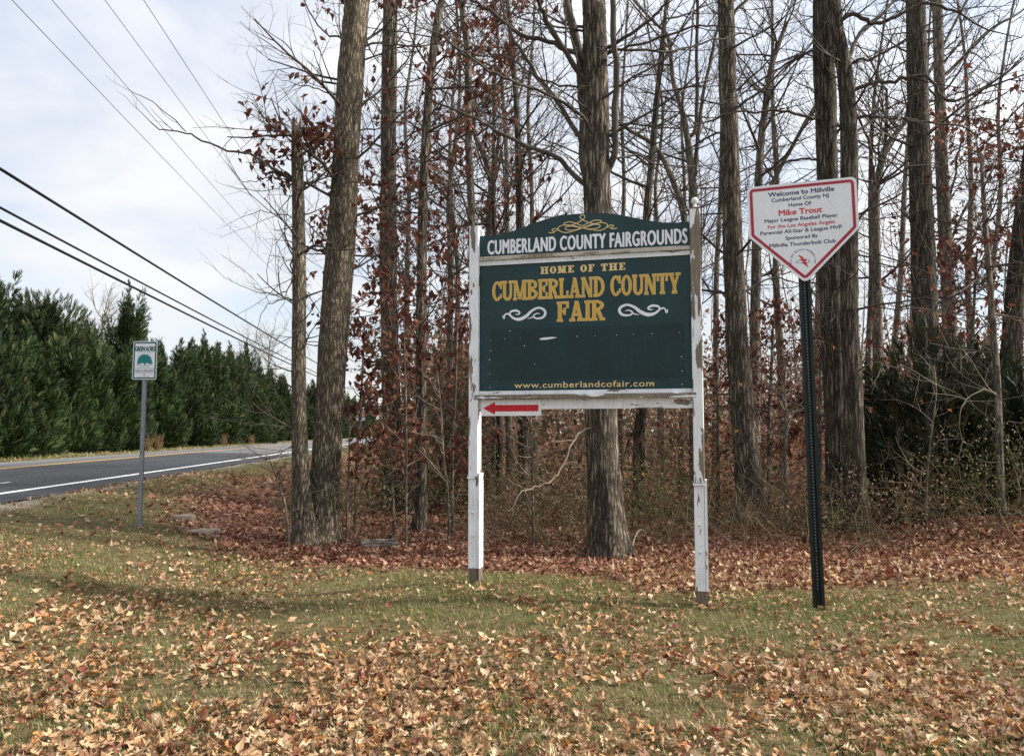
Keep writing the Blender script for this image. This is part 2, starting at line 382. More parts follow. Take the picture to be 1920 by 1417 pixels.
M['navy'] = sheet('navy_lettering', (0.022, 0.028, 0.125), 0.5, 0.1)
M['teal'] = sheet('teal_sign_print', (0.008, 0.175, 0.175), 0.5, 0.2)
M['teal_dark'] = sheet('dark_teal_sign_print', (0.010, 0.10, 0.095), 0.5, 0.1)
M['grey_print'] = sheet('grey_small_print', (0.20, 0.25, 0.30), 0.6, 0.1)
M['aluminium'] = plain('sign_back_aluminium', (0.42, 0.43, 0.44), 0.45, 0.1, 8.0, 0.8)
M['galv'] = plain('galvanised_pipe', (0.22, 0.24, 0.265), 0.5, 0.22, 14.0, 0.55)
M['black_steel'] = plain('dark_green_black_steel', (0.008, 0.015, 0.015), 0.42, 0.25, 10.0, 0.0)
M['hole'] = plain('punched_hole', (0.30, 0.29, 0.28), 0.8, 0.3)
M['bolt'] = plain('painted_bolt', (0.66, 0.67, 0.68), 0.5, 0.12, 40)
M['pole_wood'] = bark('utility_pole_wood', (0.06, 0.05, 0.04), (0.15, 0.12, 0.09), (0.22, 0.18, 0.14), 30, 1.2, 0.3)
M['stump'] = plain('weathered_cut_wood', (0.26, 0.21, 0.16), 0.9, 0.35, 14, 0, 0.6)
M['log'] = bark('grey_log', (0.05, 0.045, 0.04), (0.18, 0.165, 0.15), (0.36, 0.34, 0.31), 3.0, 30, 0.8)

# ------------------------------------------------------------------ the ground, road and its paint
def front_edge(x):
    """where mown grass gives way to the leaf litter of the woods (distance from camera)"""
    xs = [-14, -6.2, -4.2, -3.3, -2.1, -0.85, 0.2, 1.7, 3.1, 4.2, 5.2, 9, 40]
    ys = [60, 14.0, 9.9, 9.0, 8.25, 7.75, 7.35, 7.05, 6.95, 7.00, 7.2, 7.6, 8.0]
    return np.interp(x, xs, ys)
def litter(x, y):
    d = y - front_edge(x) + (vnoise(x, y, 0.9, 5) - 0.5) * 0.8 + (vnoise(x, y, 0.22, 6) - 0.5) * 0.5
    w = np.interp(x, [-8, -4, -2.5, 0], [5.0, 1.6, 0.6, 0.35])
    v = sstep(-0.5, 1.0, d / w)
    xl = x + RD * y
    v = v * sstep(-5.2, -3.2, xl)          # verge along the road stays grass
    return v

xs = np.concatenate([np.linspace(-900, -60, 12), np.linspace(-50, -22, 12), np.linspace(-20, 16, 150), np.linspace(18, 60, 14), np.linspace(80, 900, 12)])
ys = np.concatenate([np.linspace(-300, -12, 10), np.linspace(-8, 1.5, 10), np.linspace(2, 30, 130), np.linspace(32, 120, 40), np.linspace(140, 1500, 16)])
# shift columns with the road so that its edges stay crisp
GX, GY = np.meshgrid(xs, ys, indexing='ij')
GXs = GX - RD * np.clip(GY, -300, 1500) * (np.abs(GX) < 61)
GZ = hz(GXs, GY)
V = np.stack([GXs, GY, GZ], -1).reshape(-1, 3)
nx_, ny_ = len(xs), len(ys)
I = np.arange(nx_ * ny_).reshape(nx_, ny_)
Fg = np.stack([I[:-1, :-1], I[1:, :-1], I[1:, 1:], I[:-1, 1:]], -1).reshape(-1, 4)
lc = litter(V[:, 0], V[:, 1])
ground = mobj('ground', np_mesh('ground', V, [Fg], np.stack([lc, sstep(-5.35, -5.7, V[:, 0] + RD * V[:, 1] + (vnoise(V[:, 0], V[:, 1], 0.9, 91) - 0.5) * 0.35) * (V[:, 0] + RD * V[:, 1] > -8), lc], -1), True), M['ground'])
tag(ground, 'grassy verge running back into leaf covered woodland floor', kind='structure')

def strip(name, xl0, xl1, y0, y1, dy, mat, lift, parent=None, nx=2, jit=0.0):
    yy = np.arange(y0, y1 + dy, dy); xx = np.linspace(xl0, xl1, nx)
    A, B = np.meshgrid(xx, yy, indexing='ij')
    A = A.copy()
    if jit:
        A[0] += (vnoise(yy, yy * 0, 0.8, 3) - 0.5) * jit; A[-1] += (vnoise(yy, yy * 0, 0.7, 4) - 0.5) * jit
    Z = road_z(np.clip(A, ROAD_F, ROAD_N)) + lift
    Vv = np.stack([A - RD * B, B, Z], -1).reshape(-1, 3)
    Ii = np.arange(nx * len(yy)).reshape(nx, len(yy))
    Fq = np.stack([Ii[:-1, :-1], Ii[1:, :-1], Ii[1:, 1:], Ii[:-1, 1:]], -1).reshape(-1, 4)
    return mobj(name, np_mesh(name, Vv, [Fq], None, True), mat, parent)
road = tag(strip('road', ROAD_F, ROAD_N, -30, 400, 0.5, M['asphalt'], 0.0, None, 17, 0.28), 'two lane asphalt road passing the woods', kind='structure')
wl_o = strip('edge_line', -6.62, -6.49, -30, 400, 1.0, M['white_line'], 0.005, road)
strip('centre_line', -10.27, -10.17, -30, 400, 1.0, M['yellow_line'], 0.005, road)
strip('centre_line', -10.47, -10.37, -30, 400, 1.0, M['yellow_line'], 0.005, road)
strip('edge_line', -13.40, -13.28, -30, 400, 1.0, M['white_line'], 0.005, road)
strip('paint_mark', -7.62, -7.56, 13.3, 13.9, 0.3, M['white_line'], 0.005, road)
# sandy gravel shoulder

# ------------------------------------------------------------------ branch machinery
class Acc:
    def __init__(s): s.b = {}; s.leaf = []
    def tube(s, pts, radii, sides=3):
        s.b.setdefault((len(pts), sides), ([], []))
        P, Q = s.b[(len(pts), sides)]; P.append(pts); Q.append(radii)
    def arrays(s, origin=(0, 0, 0)):
        Vs, Fs, base = [], [], 0
        for (n, k), (P, Q) in s.b.items():
            P = np.array(P, float); Q = np.array(Q, float)
            T = np.gradient(P, axis=1); T /= np.linalg.norm(T, axis=2, keepdims=True) + 1e-12
            mt = T.mean(1); ref = np.where(np.abs(mt[:, 2:3]) > 0.8, np.array([[1., 0, 0]]), np.array([[0, 0, 1.]]))
            A = np.cross(T, ref[:, None, :]); A /= np.linalg.norm(A, axis=2, keepdims=True) + 1e-12
            B = np.cross(T, A)
            an = np.arange(k) * 2 * np.pi / k
            ring = P[:, :, None, :] + Q[:, :, None, None] * (A[:, :, None, :] * np.cos(an)[None, None, :, None] + B[:, :, None, :] * np.sin(an)[None, None, :, None])
            m = len(P); Vs.append(ring.reshape(-1, 3))
            idx = base + np.arange(m * n * k).reshape(m, n, k)
            nx = np.roll(idx, -1, axis=2)
            Fs.append(np.stack([idx[:, :-1], nx[:, :-1], nx[:, 1:], idx[:, 1:]], -1).reshape(-1, 4))
            base += m * n * k
        if not Vs: return None, None
        return np.concatenate(Vs) - np.array(origin), Fs
    def build(s, name, mat, parent=None, origin=(0, 0, 0), col=None):
        V, Fs = s.arrays(origin)
        if V is None: return None
        cc = None
        if col is not None: cc = col(V)
        return mobj(name, np_mesh(name, V, Fs, cc, True), mat, parent)

def nrm(d):
    l = math.sqrt(d[0] * d[0] + d[1] * d[1] + d[2] * d[2]) or 1e-9
    return (d[0] / l, d[1] / l, d[2] / l)
def perp(d, r):
    while True:
        v = (r.gauss(0, 1), r.gauss(0, 1), r.gauss(0, 0.8))
        k = v[0] * d[0] + v[1] * d[1] + v[2] * d[2]
        v = (v[0] - k * d[0], v[1] - k * d[1], v[2] - k * d[2])
        if v[0] ** 2 + v[1] ** 2 + v[2] ** 2 > 1e-3: return nrm(v)
NP = [7, 5, 3, 2]; NS = [5, 3, 3, 3]
def sprout(acc, pts, radii, L, lvl, r, cfg):
    """children along a branch whose centreline is pts"""
    n = max(1, int(L * cfg['dens'][lvl] * r.uniform(0.75, 1.25) + 0.5))
    for i in range(n):
        t = cfg.get('t0', 0.15) + (1 - cfg.get('t0', 0.15)) * (i + r.random()) / n
        f = t * (len(pts) - 1); k = min(len(pts) - 2, int(f)); f -= k
        a, c = pts[k], pts[k + 1]
        p = (a[0] + (c[0] - a[0]) * f, a[1] + (c[1] - a[1]) * f, a[2] + (c[2] - a[2]) * f)
        d = nrm((c[0] - a[0], c[1] - a[1], c[2] - a[2]))
        rad = radii[k] * (1 - f) + radii[k + 1] * f
        q = perp(d, r); an = r.uniform(0.5, 1.15)
        d2 = nrm((d[0] * math.cos(an) + q[0] * math.sin(an), d[1] * math.cos(an) + q[1] * math.sin(an), d[2] * math.cos(an) + q[2] * math.sin(an) + cfg.get('lift', 0.12)))
        L2 = cfg['len'][lvl] * r.uniform(0.45, 1.25) * (1 - 0.45 * t)
        r2 = min(rad * 0.75, cfg['rad'][lvl] * r.uniform(0.75, 1.25))
        grow(acc, p, d2, L2, r2, lvl, r, cfg)
def grow(acc, p, d, L, rad, lvl, r, cfg):
    n = NP[lvl]; st = L / (n - 1); w = cfg['wander'][lvl]; tr = cfg['trop'][lvl]
    pts = [p]; rr = [rad]
    for i in range(1, n):
        d = nrm((d[0] + r.gauss(0, w), d[1] + r.gauss(0, w), d[2] + r.gauss(0, w) + tr))
        p = (p[0] + d[0] * st, p[1] + d[1] * st, p[2] + d[2] * st); pts.append(p)
        rr.append(rad * (1 - 0.68 * i / (n - 1)))
    acc.tube(pts, rr, NS[lvl])
    if lvl < cfg['max']: sprout(acc, pts, rr, L, lvl + 1, r, cfg)
    if lvl >= cfg.get('leaf_lvl', 9) and r.random() < cfg.get('leaf_p', 0) * (1.45 if lvl == 2 else 1.2):
        for i in range(1, n):
            for _ in range(cfg.get('leaf_n', 1)): acc.leaf.append((pts[i], d))
BARE = dict(dens=[0, 3.0, 4.2, 5.0], len=[2.0, 1.05, 0.55, 0.26], rad=[0.03, 0.0115, 0.0055, 0.0032], wander=[0.10, 0.16, 0.18, 0.2], trop=[0.05, 0.05, 0.04, 0.03], max=3)
MIDB = dict(dens=[0, 2.4, 3.2, 3.0], len=[2.4, 1.5, 0.8, 0.4], rad=[0.035, 0.016, 0.0080, 0.005], wander=[0.10, 0.15, 0.18, 0.2], trop=[0.08, 0.07, 0.06, 0.03], max=3)
LEAFY = dict(BARE, leaf_lvl=2, leaf_p=0.36, leaf_n=2, max=2, dens=[0, 3.4, 5.0, 0])

def px_path(pts, Y, dY=0.0):
    """photo pixel path at distance Y -> smooth world path, drifting by dY in depth"""
    n = len(pts)
    w = [U(p[0], p[1], Y + dY * i / max(1, n - 1)) for i, p in enumerate(pts)]
    return w
def trunk_mesh(path, radii, base, sides=20, flare=0.55, seed=0, closed_top=False, jag=False):
    C = catmull([(*p, q) for p, q in zip(path, radii)], 9)
    C = np.array(C); P = C[:, :3]; Q = np.maximum(C[:, 3], 0.004)
    h = P[:, 2] - P[0, 2]
    an = np.arange(sides) * 2 * np.pi / sides
    r_ = np.random.default_rng(seed + 100)
    ph = r_.uniform(0, 6.28, 6)
    lob = (1 + 1.25 * flare * np.exp(-h / 0.20))[:, None] * (1 + (0.55 * flare * np.exp(-h / 0.30))[:, None] * np.cos(an * 5 + ph[0])[None, :])
    wob = 1 + 0.035 * np.sin(an * 2 + ph[1])[None, :] * np.sin(h * 1.9 + ph[2])[:, None] + 0.03 * np.sin(an * 3 + ph[3])[None, :] * np.sin(h * 4.3 + ph[4])[:, None]
    wob = wob + r_.normal(0, 0.022, (len(P), sides))
    T = np.gradient(P, axis=0); T /= np.linalg.norm(T, axis=1, keepdims=True)
    A = np.cross(T, np.array([0, 1., 0])); A /= np.linalg.norm(A, axis=1, keepdims=True); B = np.cross(T, A)
    rad = Q[:, None] * lob * wob
    ring = P[:, None, :] + rad[..., None] * (A[:, None, :] * np.cos(an)[None, :, None] + B[:, None, :] * np.sin(an)[None, :, None])
    V = ring.reshape(-1, 3) - np.array(base)
    n = len(P); I = np.arange(n * sides).reshape(n, sides); J = np.roll(I, -1, 1)
    F4 = np.stack([I[:-1], J[:-1], J[1:], I[1:]], -1).reshape(-1, 4)
    Fs = [F4]
    V = np.vstack([V, P[-1] + T[-1] * (0.05 if not closed_top else 0.01) - np.array(base)])
    if jag:
        V[(n - 1) * sides:n * sides, 2] += r_.uniform(-0.10, 0.16, sides); V[(n - 2) * sides:(n - 1) * sides, 2] -= 0.06; V[-1, 2] -= 0.12
    top = np.stack([I[-1], J[-1], np.full(sides, n * sides)], -1); Fs.append(top)
    return np_mesh('trunk', V, Fs, None, True), P, Q

# oak leaf templates --------------------------------------------------------
def leaf_template(r, lobes=3, detail=True):
    """one lobed oak leaf, unit length along +x, flat-ish with curl; returns verts, tris"""
    if detail:
        t = np.linspace(0, 1, 2 * lobes + 2); n = len(t)
        w = np.array([0.03] + [v for k in range(lobes) for v in ((0.185 + 0.115 * math.sin(math.pi * (k + 0.7) / lobes)) * r.uniform(0.8, 1.2), 0.055 + 0.03 * r.uniform(0, 1))] + [0.02])
        sh = np.array([0.0] + [v for k in range(lobes) for v in (0.10, -0.02)] + [0.0])
    else:
        t = np.array([0, 0.4, 0.62, 1.0]); w = np.array([0.03, 0.30, 0.20, 0.02]); sh = np.array([0, 0.06, 0, 0]); n = 4
    fold = r.uniform(-0.3, 1.6); cu, be = r.uniform(-1.6, 2.8), r.uniform(-1.3, 1.5); lopsided = r.uniform(0.55, 1.3)
    mid = np.stack([t, np.zeros(n), be * (t - 0.45) ** 2], 1)
    lw = w * r.uniform(0.65, 1.25, n) * lopsided; rw = w * r.uniform(0.65, 1.25, n)
    Lf = np.stack([t + sh, lw, mid[:, 2] + fold * lw * 0.5 + cu * lw ** 2 + r.uniform(-0.09, 0.09, n)], 1)
    Rt = np.stack([t + sh, -rw, mid[:, 2] + fold * rw * 0.5 + cu * rw ** 2 + r.uniform(-0.09, 0.09, n)], 1)
    Vt = np.vstack([mid, Lf, Rt]); Vt[:, 0] -= 0.5
    Ft = []
    for i in range(n - 1):
        Ft += [(i, i + 1, n + i + 1), (i, n + i + 1, n + i), (i, 2 * n + i, 2 * n + i + 1), (i, 2 * n + i + 1, i + 1)]
    return Vt, np.array(Ft)
def scatter(templates, pos, size, yaw, pitch, roll, colr, r):
    """instances of small templates written into one vertex/triangle array"""
    Vs, Fs, Cs, base = [], [], [], 0
    which = r.integers(0, len(templates), len(pos))
    for k, (Vt, Ft) in enumerate(templates):
        s = np.nonzero(which == k)[0]
        if not len(s): continue
        v = Vt[None] * size[s, None, None]
        def rot(v, a, i, j):
            c, sn = np.cos(a)[:, None], np.sin(a)[:, None]
            o = v.copy(); o[..., i] = v[..., i] * c - v[..., j] * sn; o[..., j] = v[..., i] * sn + v[..., j] * c; return o
        v = rot(v, roll[s], 1, 2); v = rot(v, pitch[s], 0, 2); v = rot(v, yaw[s], 0, 1)
        v = v + pos[s][:, None, :]
        m, n = len(s), len(Vt)
        Vs.append(v.reshape(-1, 3)); Fs.append((Ft[None] + (base + np.arange(m) * n)[:, None, None]).reshape(-1, 3))
        Cs.append(np.repeat(colr[s], n, axis=0)); base += m * n
    return np.concatenate(Vs), np.concatenate(Fs), np.concatenate(Cs)
def pick(pal, w, n, r, var=0.18):
    pal = np.array(pal); c = pal[r.choice(len(pal), n, p=np.array(w) / sum(w))]
    return c * (1 + r.uniform(-var, var, (n, 1))) * (1 + r.uniform(-0.06, 0.06, (n, 3)))
T_NEAR = [leaf_template(rng, rng.integers(1, 5)) for _ in range(24)]
T_TINY = [(np.array([(-.5, 0, 0), (0.02, .26, z1), (.5, 0, 0.02), (0.02, -.26, z2), (0, 0, z3)]), np.array([(0, 4, 1), (1, 4, 2), (2, 4, 3), (3, 4, 0)])) for z1, z2, z3 in ((.1, .12, 0), (-.08, .1, .06), (.16, .02, 0.0))]
T_TWO = [(np.array([(-.5, 0, 0), (0.05, .27, z1), (.5, 0, 0.04), (-0.02, -.25, z2)]), np.array([(0, 2, 1), (0, 3, 2)])) for z1, z2 in ((.12, .14), (-.08, .15), (.2, .02), (-.1, -.12))]
T_FAR = [leaf_template(rng, 2, False) for _ in range(8)]
RED = [(0.135, 0.042, 0.028), (0.095, 0.034, 0.025), (0.21, 0.085, 0.052), (0.27, 0.14, 0.095)]

def leaf_cloud(name, pts, parent, base, size=0.10, pal=RED, w=(4, 4, 3, 1), tmpl=None, seed=0):
    """leaves hanging from the ends of twigs"""
    r = np.random.default_rng(seed + 5)
    P = np.array([p for p, d in pts]); n = len(P)
    P = P + r.normal(0, 0.04, (n, 3))
    yaw = r.uniform(0, 6.28, n); pit = r.uniform(-1.5, -0.2, n); rol = r.uniform(-1.2, 1.2, n)
    sz = size * r.uniform(0.6, 1.25, n)
    P[:, 2] -= sz * 0.35
    V, Fx, C = scatter(tmpl or T_FAR, P, sz, yaw, pit, rol, pick(pal, w, n, r, 0.3), r)
    return tag(mobj(name, np_mesh(name, V - np.array(base), [Fx], C), M['redleaf'], parent), kind='stuff')

def tree(name, label, Y, tr, limbs=(), bark_m='oak', twig='twig', auto=0, azone=(0.35, 1.0), alen=1.7, acfg=BARE, leafy=0, lsize=0.11, extend=3.0, seed=1, sides=20, flare=0.5, cat='tree', group=None, lean=0.0, leafzone=None, lpal=RED, lw=(4, 4, 3, 1)):
    """a bare tree: trunk path and main limbs follow the photo, side twigs are grown"""
    r = random.Random(seed * 31 + 5)
    path = px_path([(p[0], p[1]) for p in tr], Y, lean)
    rad = [p[2] / 2 * Y / F_PX for p in tr]
    b = path[0]; base = (b[0], b[1], gz(b[0], b[1]))
    path[0] = (b[0], b[1], base[2] - 0.12)
    if extend:
        a, c = path[-2], path[-1]; d = nrm((c[0] - a[0], c[1] - a[1], c[2] - a[2]))
        path.append((c[0] + d[0] * extend + r.uniform(-.2, .2), c[1] + d[1] * extend + r.uniform(-.3, .3), c[2] + d[2] * extend)); rad.append(rad[-1] * 0.6)
    root = empty(name, base); tag(root, label, cat, group)
    me, P, Q = trunk_mesh(path, rad, base, sides, flare, seed, False, name == 'dead_snag')
    mobj('trunk', me, M[bark_m], root)
    for lb in limbs:
        pts, w0, w1 = lb[0], lb[1], lb[2]; dY = lb[3] if len(lb) > 3 else r.uniform(-0.7, 0.7)
        wpath = px_path(pts, Y, dY)
        dist = np.linalg.norm(P[:, [0, 2]] - np.array([wpath[0][0], wpath[0][2]]), axis=1); kk = int(np.argmin(dist))
        if dist[kk] < Q[kk] * 2.2 + 0.12:
            kk = max(0, kk - 2); c0_ = P[kk]; wpath = [(c0_[0], c0_[1], c0_[2])] + [(w_[0], w_[1] + (c0_[1] - Y) * (1 if lean else 0), w_[2]) for w_ in wpath]
        C = catmull(wpath, 3); n = len(C)
        rr = [(w0 + (w1 - w0) * i / (n - 1)) / 2 * Y / F_PX for i in range(n)]
        C = [(c[0] + r.gauss(0, .008), c[1] + r.gauss(0, .02), c[2] + r.gauss(0, .008)) for c in C]
        ac = Acc(); ac.tube(C, rr, 8 if w0 > 7 else 6)
        L = sum(math.dist(C[i], C[i + 1]) for i in range(n - 1))
        cfg = lb[4] if len(lb) > 4 else acfg
        if cfg: sprout(ac, C, rr, L, 1, r, cfg)
        # the tip runs on as a twig
        if cfg:
            d = nrm(tuple(C[-1][i] - C[-2][i] for i in range(3))); grow(ac, C[-1], d, cfg['len'][1] * 0.8, rr[-1], 1, r, cfg)
        lm = lb[5] if len(lb) > 5 else ('twig' if bark_m != 'oak_pale' else twig)
        ac.build('limb', M[lm], root, base)
        if ac.leaf: leaf_cloud('leaves', ac.leaf, root, base, lsize, lpal, lw, None, seed)
    if auto:
        H = len(P); ac = Acc()
        for i in range(auto):
            k = min(H - 1, int((azone[0] + (azone[1] - azone[0]) * (i + r.random()) / auto) * H))
            p = tuple(P[k]); an = r.uniform(0, 6.283); el = r.uniform(-0.05, 0.7)
            d = (math.cos(an) * math.cos(el), math.sin(an) * math.cos(el), math.sin(el))
            cfg = acfg
            L = alen * r.uniform(0.4, 1.2) * (1 - 0.3 * k / H)
            grow(ac, p, d, L, min(Q[k] * 0.55, 0.007 + 0.011 * L), 0, r, cfg)
        tag(ac.build('crown', M[twig], root, base), kind='stuff')
        if ac.leaf: leaf_cloud('leaves', ac.leaf, root, base, lsize, lpal, lw, None, seed + 1)
    if leafy:
        ac = Acc(); H = len(P)
        z = leafzone or (0.3, 0.8)
        for i in range(leafy):
            k = min(H - 1, int(r.uniform(*z) * H)); p = tuple(P[k]); an = r.uniform(0, 6.283); el = r.uniform(-0.25, 0.45)
            d = (math.cos(an) * math.cos(el), math.sin(an) * math.cos(el), math.sin(el))
            grow(ac, p, d, alen * r.uniform(0.4, 1.15), 0.012, 0, r, LEAFY)
        tag(ac.build('leafy_twigs', M['twig'], root, base), kind='stuff')
        leaf_cloud('leaves', ac.leaf, root, base, lsize, lpal, lw, None, seed + 2)
    return root

# ------------------------------------------------------------------ the big trees of the front row
tree('oak_tree', 'tall leaning pale oak with the thickest trunk, left of the green sign', 9.7,
     [(606, 1022, 60), (608, 960, 58), (612, 850, 55), (618, 760, 54), (628, 600, 54), (640, 450, 55), (648, 300, 52), (657, 150, 50), (668, 20, 48), (672, -60, 46)],
     [([(680, 180), (717, 148), (750, 112), (766, 86)], 6, 3, 0.6), ([(638, 148), (600, 142), (575, 128), (548, 95), (520, 62)], 5, 2, -0.4),
      ([(637, 170), (600, 160), (570, 150), (545, 148)], 4, 2, 0.5), ([(628, 330), (600, 300), (585, 262), (560, 240)], 4, 2, -0.5),
      ([(645, 60), (610, 50), (580, 20), (560, -20)], 5, 2.5, 0.4), ([(668, 235), (700, 232), (740, 222), (790, 205)], 4, 2, 0.5), ([(690, 66), (740, 70), (790, 72), (840, 60)], 5, 2.5, 0.6)],
     'oak_pale', 'twig', auto=26, azone=(0.45, 1.0), alen=1.7, seed=2, sides=28, flare=0.35, lean=0.25)
snag = tree('dead_snag', 'slim broken-topped trunk growing beside the thick pale oak', 9.5,
     [(574, 1022, 50), (567, 960, 38), (563, 860, 31), (560, 700, 27), (561, 560, 25), (560, 420, 24), (557, 300, 22), (556, 236, 19)],
     [([(550, 341), (526, 324), (502, 308), (470, 292), (427, 281), (376, 261), (348, 249), (305, 246), (276, 226)], 6.5, 1.6, -1.0, dict(BARE, dens=[0, 1.2, 3.0, 3.0], len=[1, 0.55, 0.32, 0.2])),
      ([(350, 248), (318, 216), (273, 183), (246, 172)], 2.2, 1.2, -0.3, dict(BARE, dens=[0, 1.5, 3, 3], len=[1, 0.4, 0.25, 0.15])),
      ([(522, 322), (500, 334), (468, 340), (448, 338)], 2.6, 1.2, 0.3, dict(BARE, dens=[0, 2, 3, 3], len=[1, 0.5, 0.3, 0.2])),
      ([(548, 345), (520, 352), (490, 358), (455, 356)], 2.4, 1.2, -0.3, dict(BARE, dens=[0, 2, 3, 3], len=[1, 0.5, 0.3, 0.2])),
      ([(552, 480), (546, 498), (548, 520), (536, 545), (512, 552), (480, 546)], 4, 1.5, -0.2),
      ([(548, 408), (520, 402), (490, 396), (465, 404)], 2.5, 1.2, 0.3), ([(575, 470), (590, 462), (612, 465), (640, 470)], 6, 3, -0.35),
      ([(548, 560), (520, 566), (500, 572), (488, 600)], 3, 1.2, -0.2), ([(550, 790), (530, 800), (520, 812), (505, 800)], 2.5, 1.2, -0.4), ([(552, 835), (528, 850), (500, 860)], 2.5, 1.2, -0.5)],
     'oak_pale', 'twig', auto=30, azone=(0.3, 0.98), alen=1.0, seed=3, sides=22, extend=0, flare=0.3, cat='tree')
ac = Acc(); r_ = random.Random(5)
top = U(556, 245, 9.5)
for i in range(20):
    p = U(556 + r_.uniform(-6, 6), r_.choice([250, 268, 290, 330]), 9.5); an = r_.uniform(0, 6.283)
    grow(ac, p, (math.cos(an) - (0.5 if i % 3 else -0.2), math.sin(an) * 0.8, r_.uniform(-0.15, 0.55)), r_.uniform(0.25, 0.75), 0.006, 1, r_, dict(LEAFY, leaf_lvl=1, leaf_p=0.5))
so = tuple(snag.location); tag(ac.build('leafy_twigs', M['twig'], snag, so), kind='stuff'); leaf_cloud('leaves', ac.leaf, snag, so, 0.12, seed=9)

tree('oak_tree', 'straight greyish trunk right behind the thick leaning oak', 14.0,
     [(736, 885, 40), (735, 800, 35), (731, 650, 34), (728, 500, 33), (728, 350, 31), (729, 200, 30), (731, 60, 28), (732, -60, 26)],
     [([(715, 555), (700, 548), (686, 552), (676, 560)], 4, 2, -0.3), ([(742, 505), (765, 480), (800, 462), (850, 440)], 5, 2.5, 0.5), ([(742, 300), (765, 280), (790, 240)], 4, 2, 0.5)],
     'oak', 'twig', auto=14, azone=(0.35, 1), alen=2.0, seed=4, leafy=18, leafzone=(0.18, 0.62), lsize=0.15)
tree('oak_tree', 'slender curved oak hung with dark red leaves, left of the green sign', 11.0,
     [(788, 945, 26), (789, 860, 23), (790, 760, 21), (789, 640, 20), (791, 500, 19), (793, 380, 18), (799, 250, 17), (808, 130, 16), (822, 30, 15), (836, -40, 13)],
     [([(798, 250), (830, 240), (870, 225), (905, 232)], 4, 2, 0.3), ([(806, 140), (830, 108), (870, 104), (905, 106)], 5, 2.5, -0.4), ([(792, 395), (770, 420), (745, 425), (722, 436)], 3, 1.6, 0.4),
      ([(786, 560), (740, 585), (690, 612), (655, 640)], 3, 1.4, 0.5), ([(798, 572), (840, 560), (880, 545)], 3, 1.5, -0.5)],
     'oak', 'twig', auto=8, azone=(0.4, 1), alen=1.5, seed=5, leafy=40, leafzone=(0.22, 0.92), lsize=0.13, extend=2.0)
tree('oak_tree', 'thin grey tree rising just left of the sign post', 13.5,
     [(893, 905, 22), (892, 760, 18), (888, 600, 16), (884, 400, 15), (878, 254, 14), (877, 113, 13), (868, 28, 12), (860, -30, 11)],
     [([(886, 430), (860, 400), (840, 370), (820, 350)], 4, 2, 0.4), ([(880, 300), (905, 270), (930, 240)], 4, 2, 0.4)],
     'mid_bark', 'twig', auto=16, azone=(0.3, 1), alen=1.6, acfg=MIDB, seed=6, leafy=14, leafzone=(0.22, 0.66), lsize=0.14)
big = tree('oak_tree', 'large oak standing directly behind the green fairgrounds sign', 8.9,
     [(1143, 1038, 74), (1137, 970, 70), (1130, 870, 62), (1127, 760, 60), (1124, 600, 58), (1121, 420, 54), (1118, 300, 52), (1117, 150, 47), (1115, 40, 45), (1114, -60, 43)],
     [([(1096, 347), (1050, 300), (1015, 282), (980, 270), (930, 245), (895, 226), (850, 205), (820, 192)], 11, 4, 0.8),
      ([(1082, 246), (1040, 183), (1007, 141), (980, 100), (961, 70), (946, 30), (935, -10)], 11, 5, 0.9),
      ([(1133, 304), (1114, 254), (1089, 217), (1057, 195), (1001, 166), (973, 158), (930, 138), (897, 118), (860, 93), (820, 60)], 8, 3, -1.2),
      ([(1141, 318), (1154, 284), (1152, 226), (1155, 141), (1151, 70), (1150, 0), (1148, -40)], 14, 10, -0.5),
      ([(1100, 115), (1063, 90), (1029, 79), (973, 62), (953, 45), (916, 20), (885, 0), (850, -25)], 12, 5, 0.5),
      ([(1098, 152), (1069, 113), (1041, 65), (1018, 23), (1007, 0), (995, -40)], 12, 6, -0.5),
      ([(1101, 330), (1096, 260), (1093, 190), (1087, 115), (1074, 55), (1062, 0), (1055, -40)], 24, 15, 0.35),
      ([(1138, 88), (1170, 71), (1213, 42), (1235, 23), (1252, 0)], 9, 4, -0.5),
      ([(1152, 95), (1199, 82), (1255, 66), (1297, 52), (1340, 42)], 6, 3, -0.7), ([(1152, 93), (1241, 99), (1297, 87), (1354, 73), (1400, 62)], 6, 3, 0.7),
      ([(1154, 298), (1196, 292), (1216, 305), (1255, 312), (1300, 313)], 5, 2.5, 0.5), ([(1150, 240), (1190, 232), (1230, 236), (1260, 228)], 4, 2, -0.6),
      ([(1094, 165), (1050, 160), (1000, 140), (960, 112), (920, 100)], 5, 2.5, 0.4),
      ([(1120, 170), (1100, 163), (1085, 168), (1076, 180), (1077, 205)], 4, 3, -0.45, None),
      ([(1128, 806), (1108, 803), (1085, 812), (1073, 830), (1062, 858), (1045, 888), (1028, 905), (1002, 914), (984, 917), (974, 927)], 4.2, 1.6, -1.0, dict(BARE, dens=[0, 1.8, 2.5, 2], len=[1, 0.45, 0.25, 0.15], lift=-0.2), 'twig_pale'),
      ([(1075, 832), (1073, 850), (1080, 868), (1090, 884), (1086, 898)], 3, 1.5, -0.2, None, 'twig_pale')],
     'oak', 'twig', auto=12, azone=(0.55, 1), alen=1.6, seed=7, sides=30, flare=0.42)
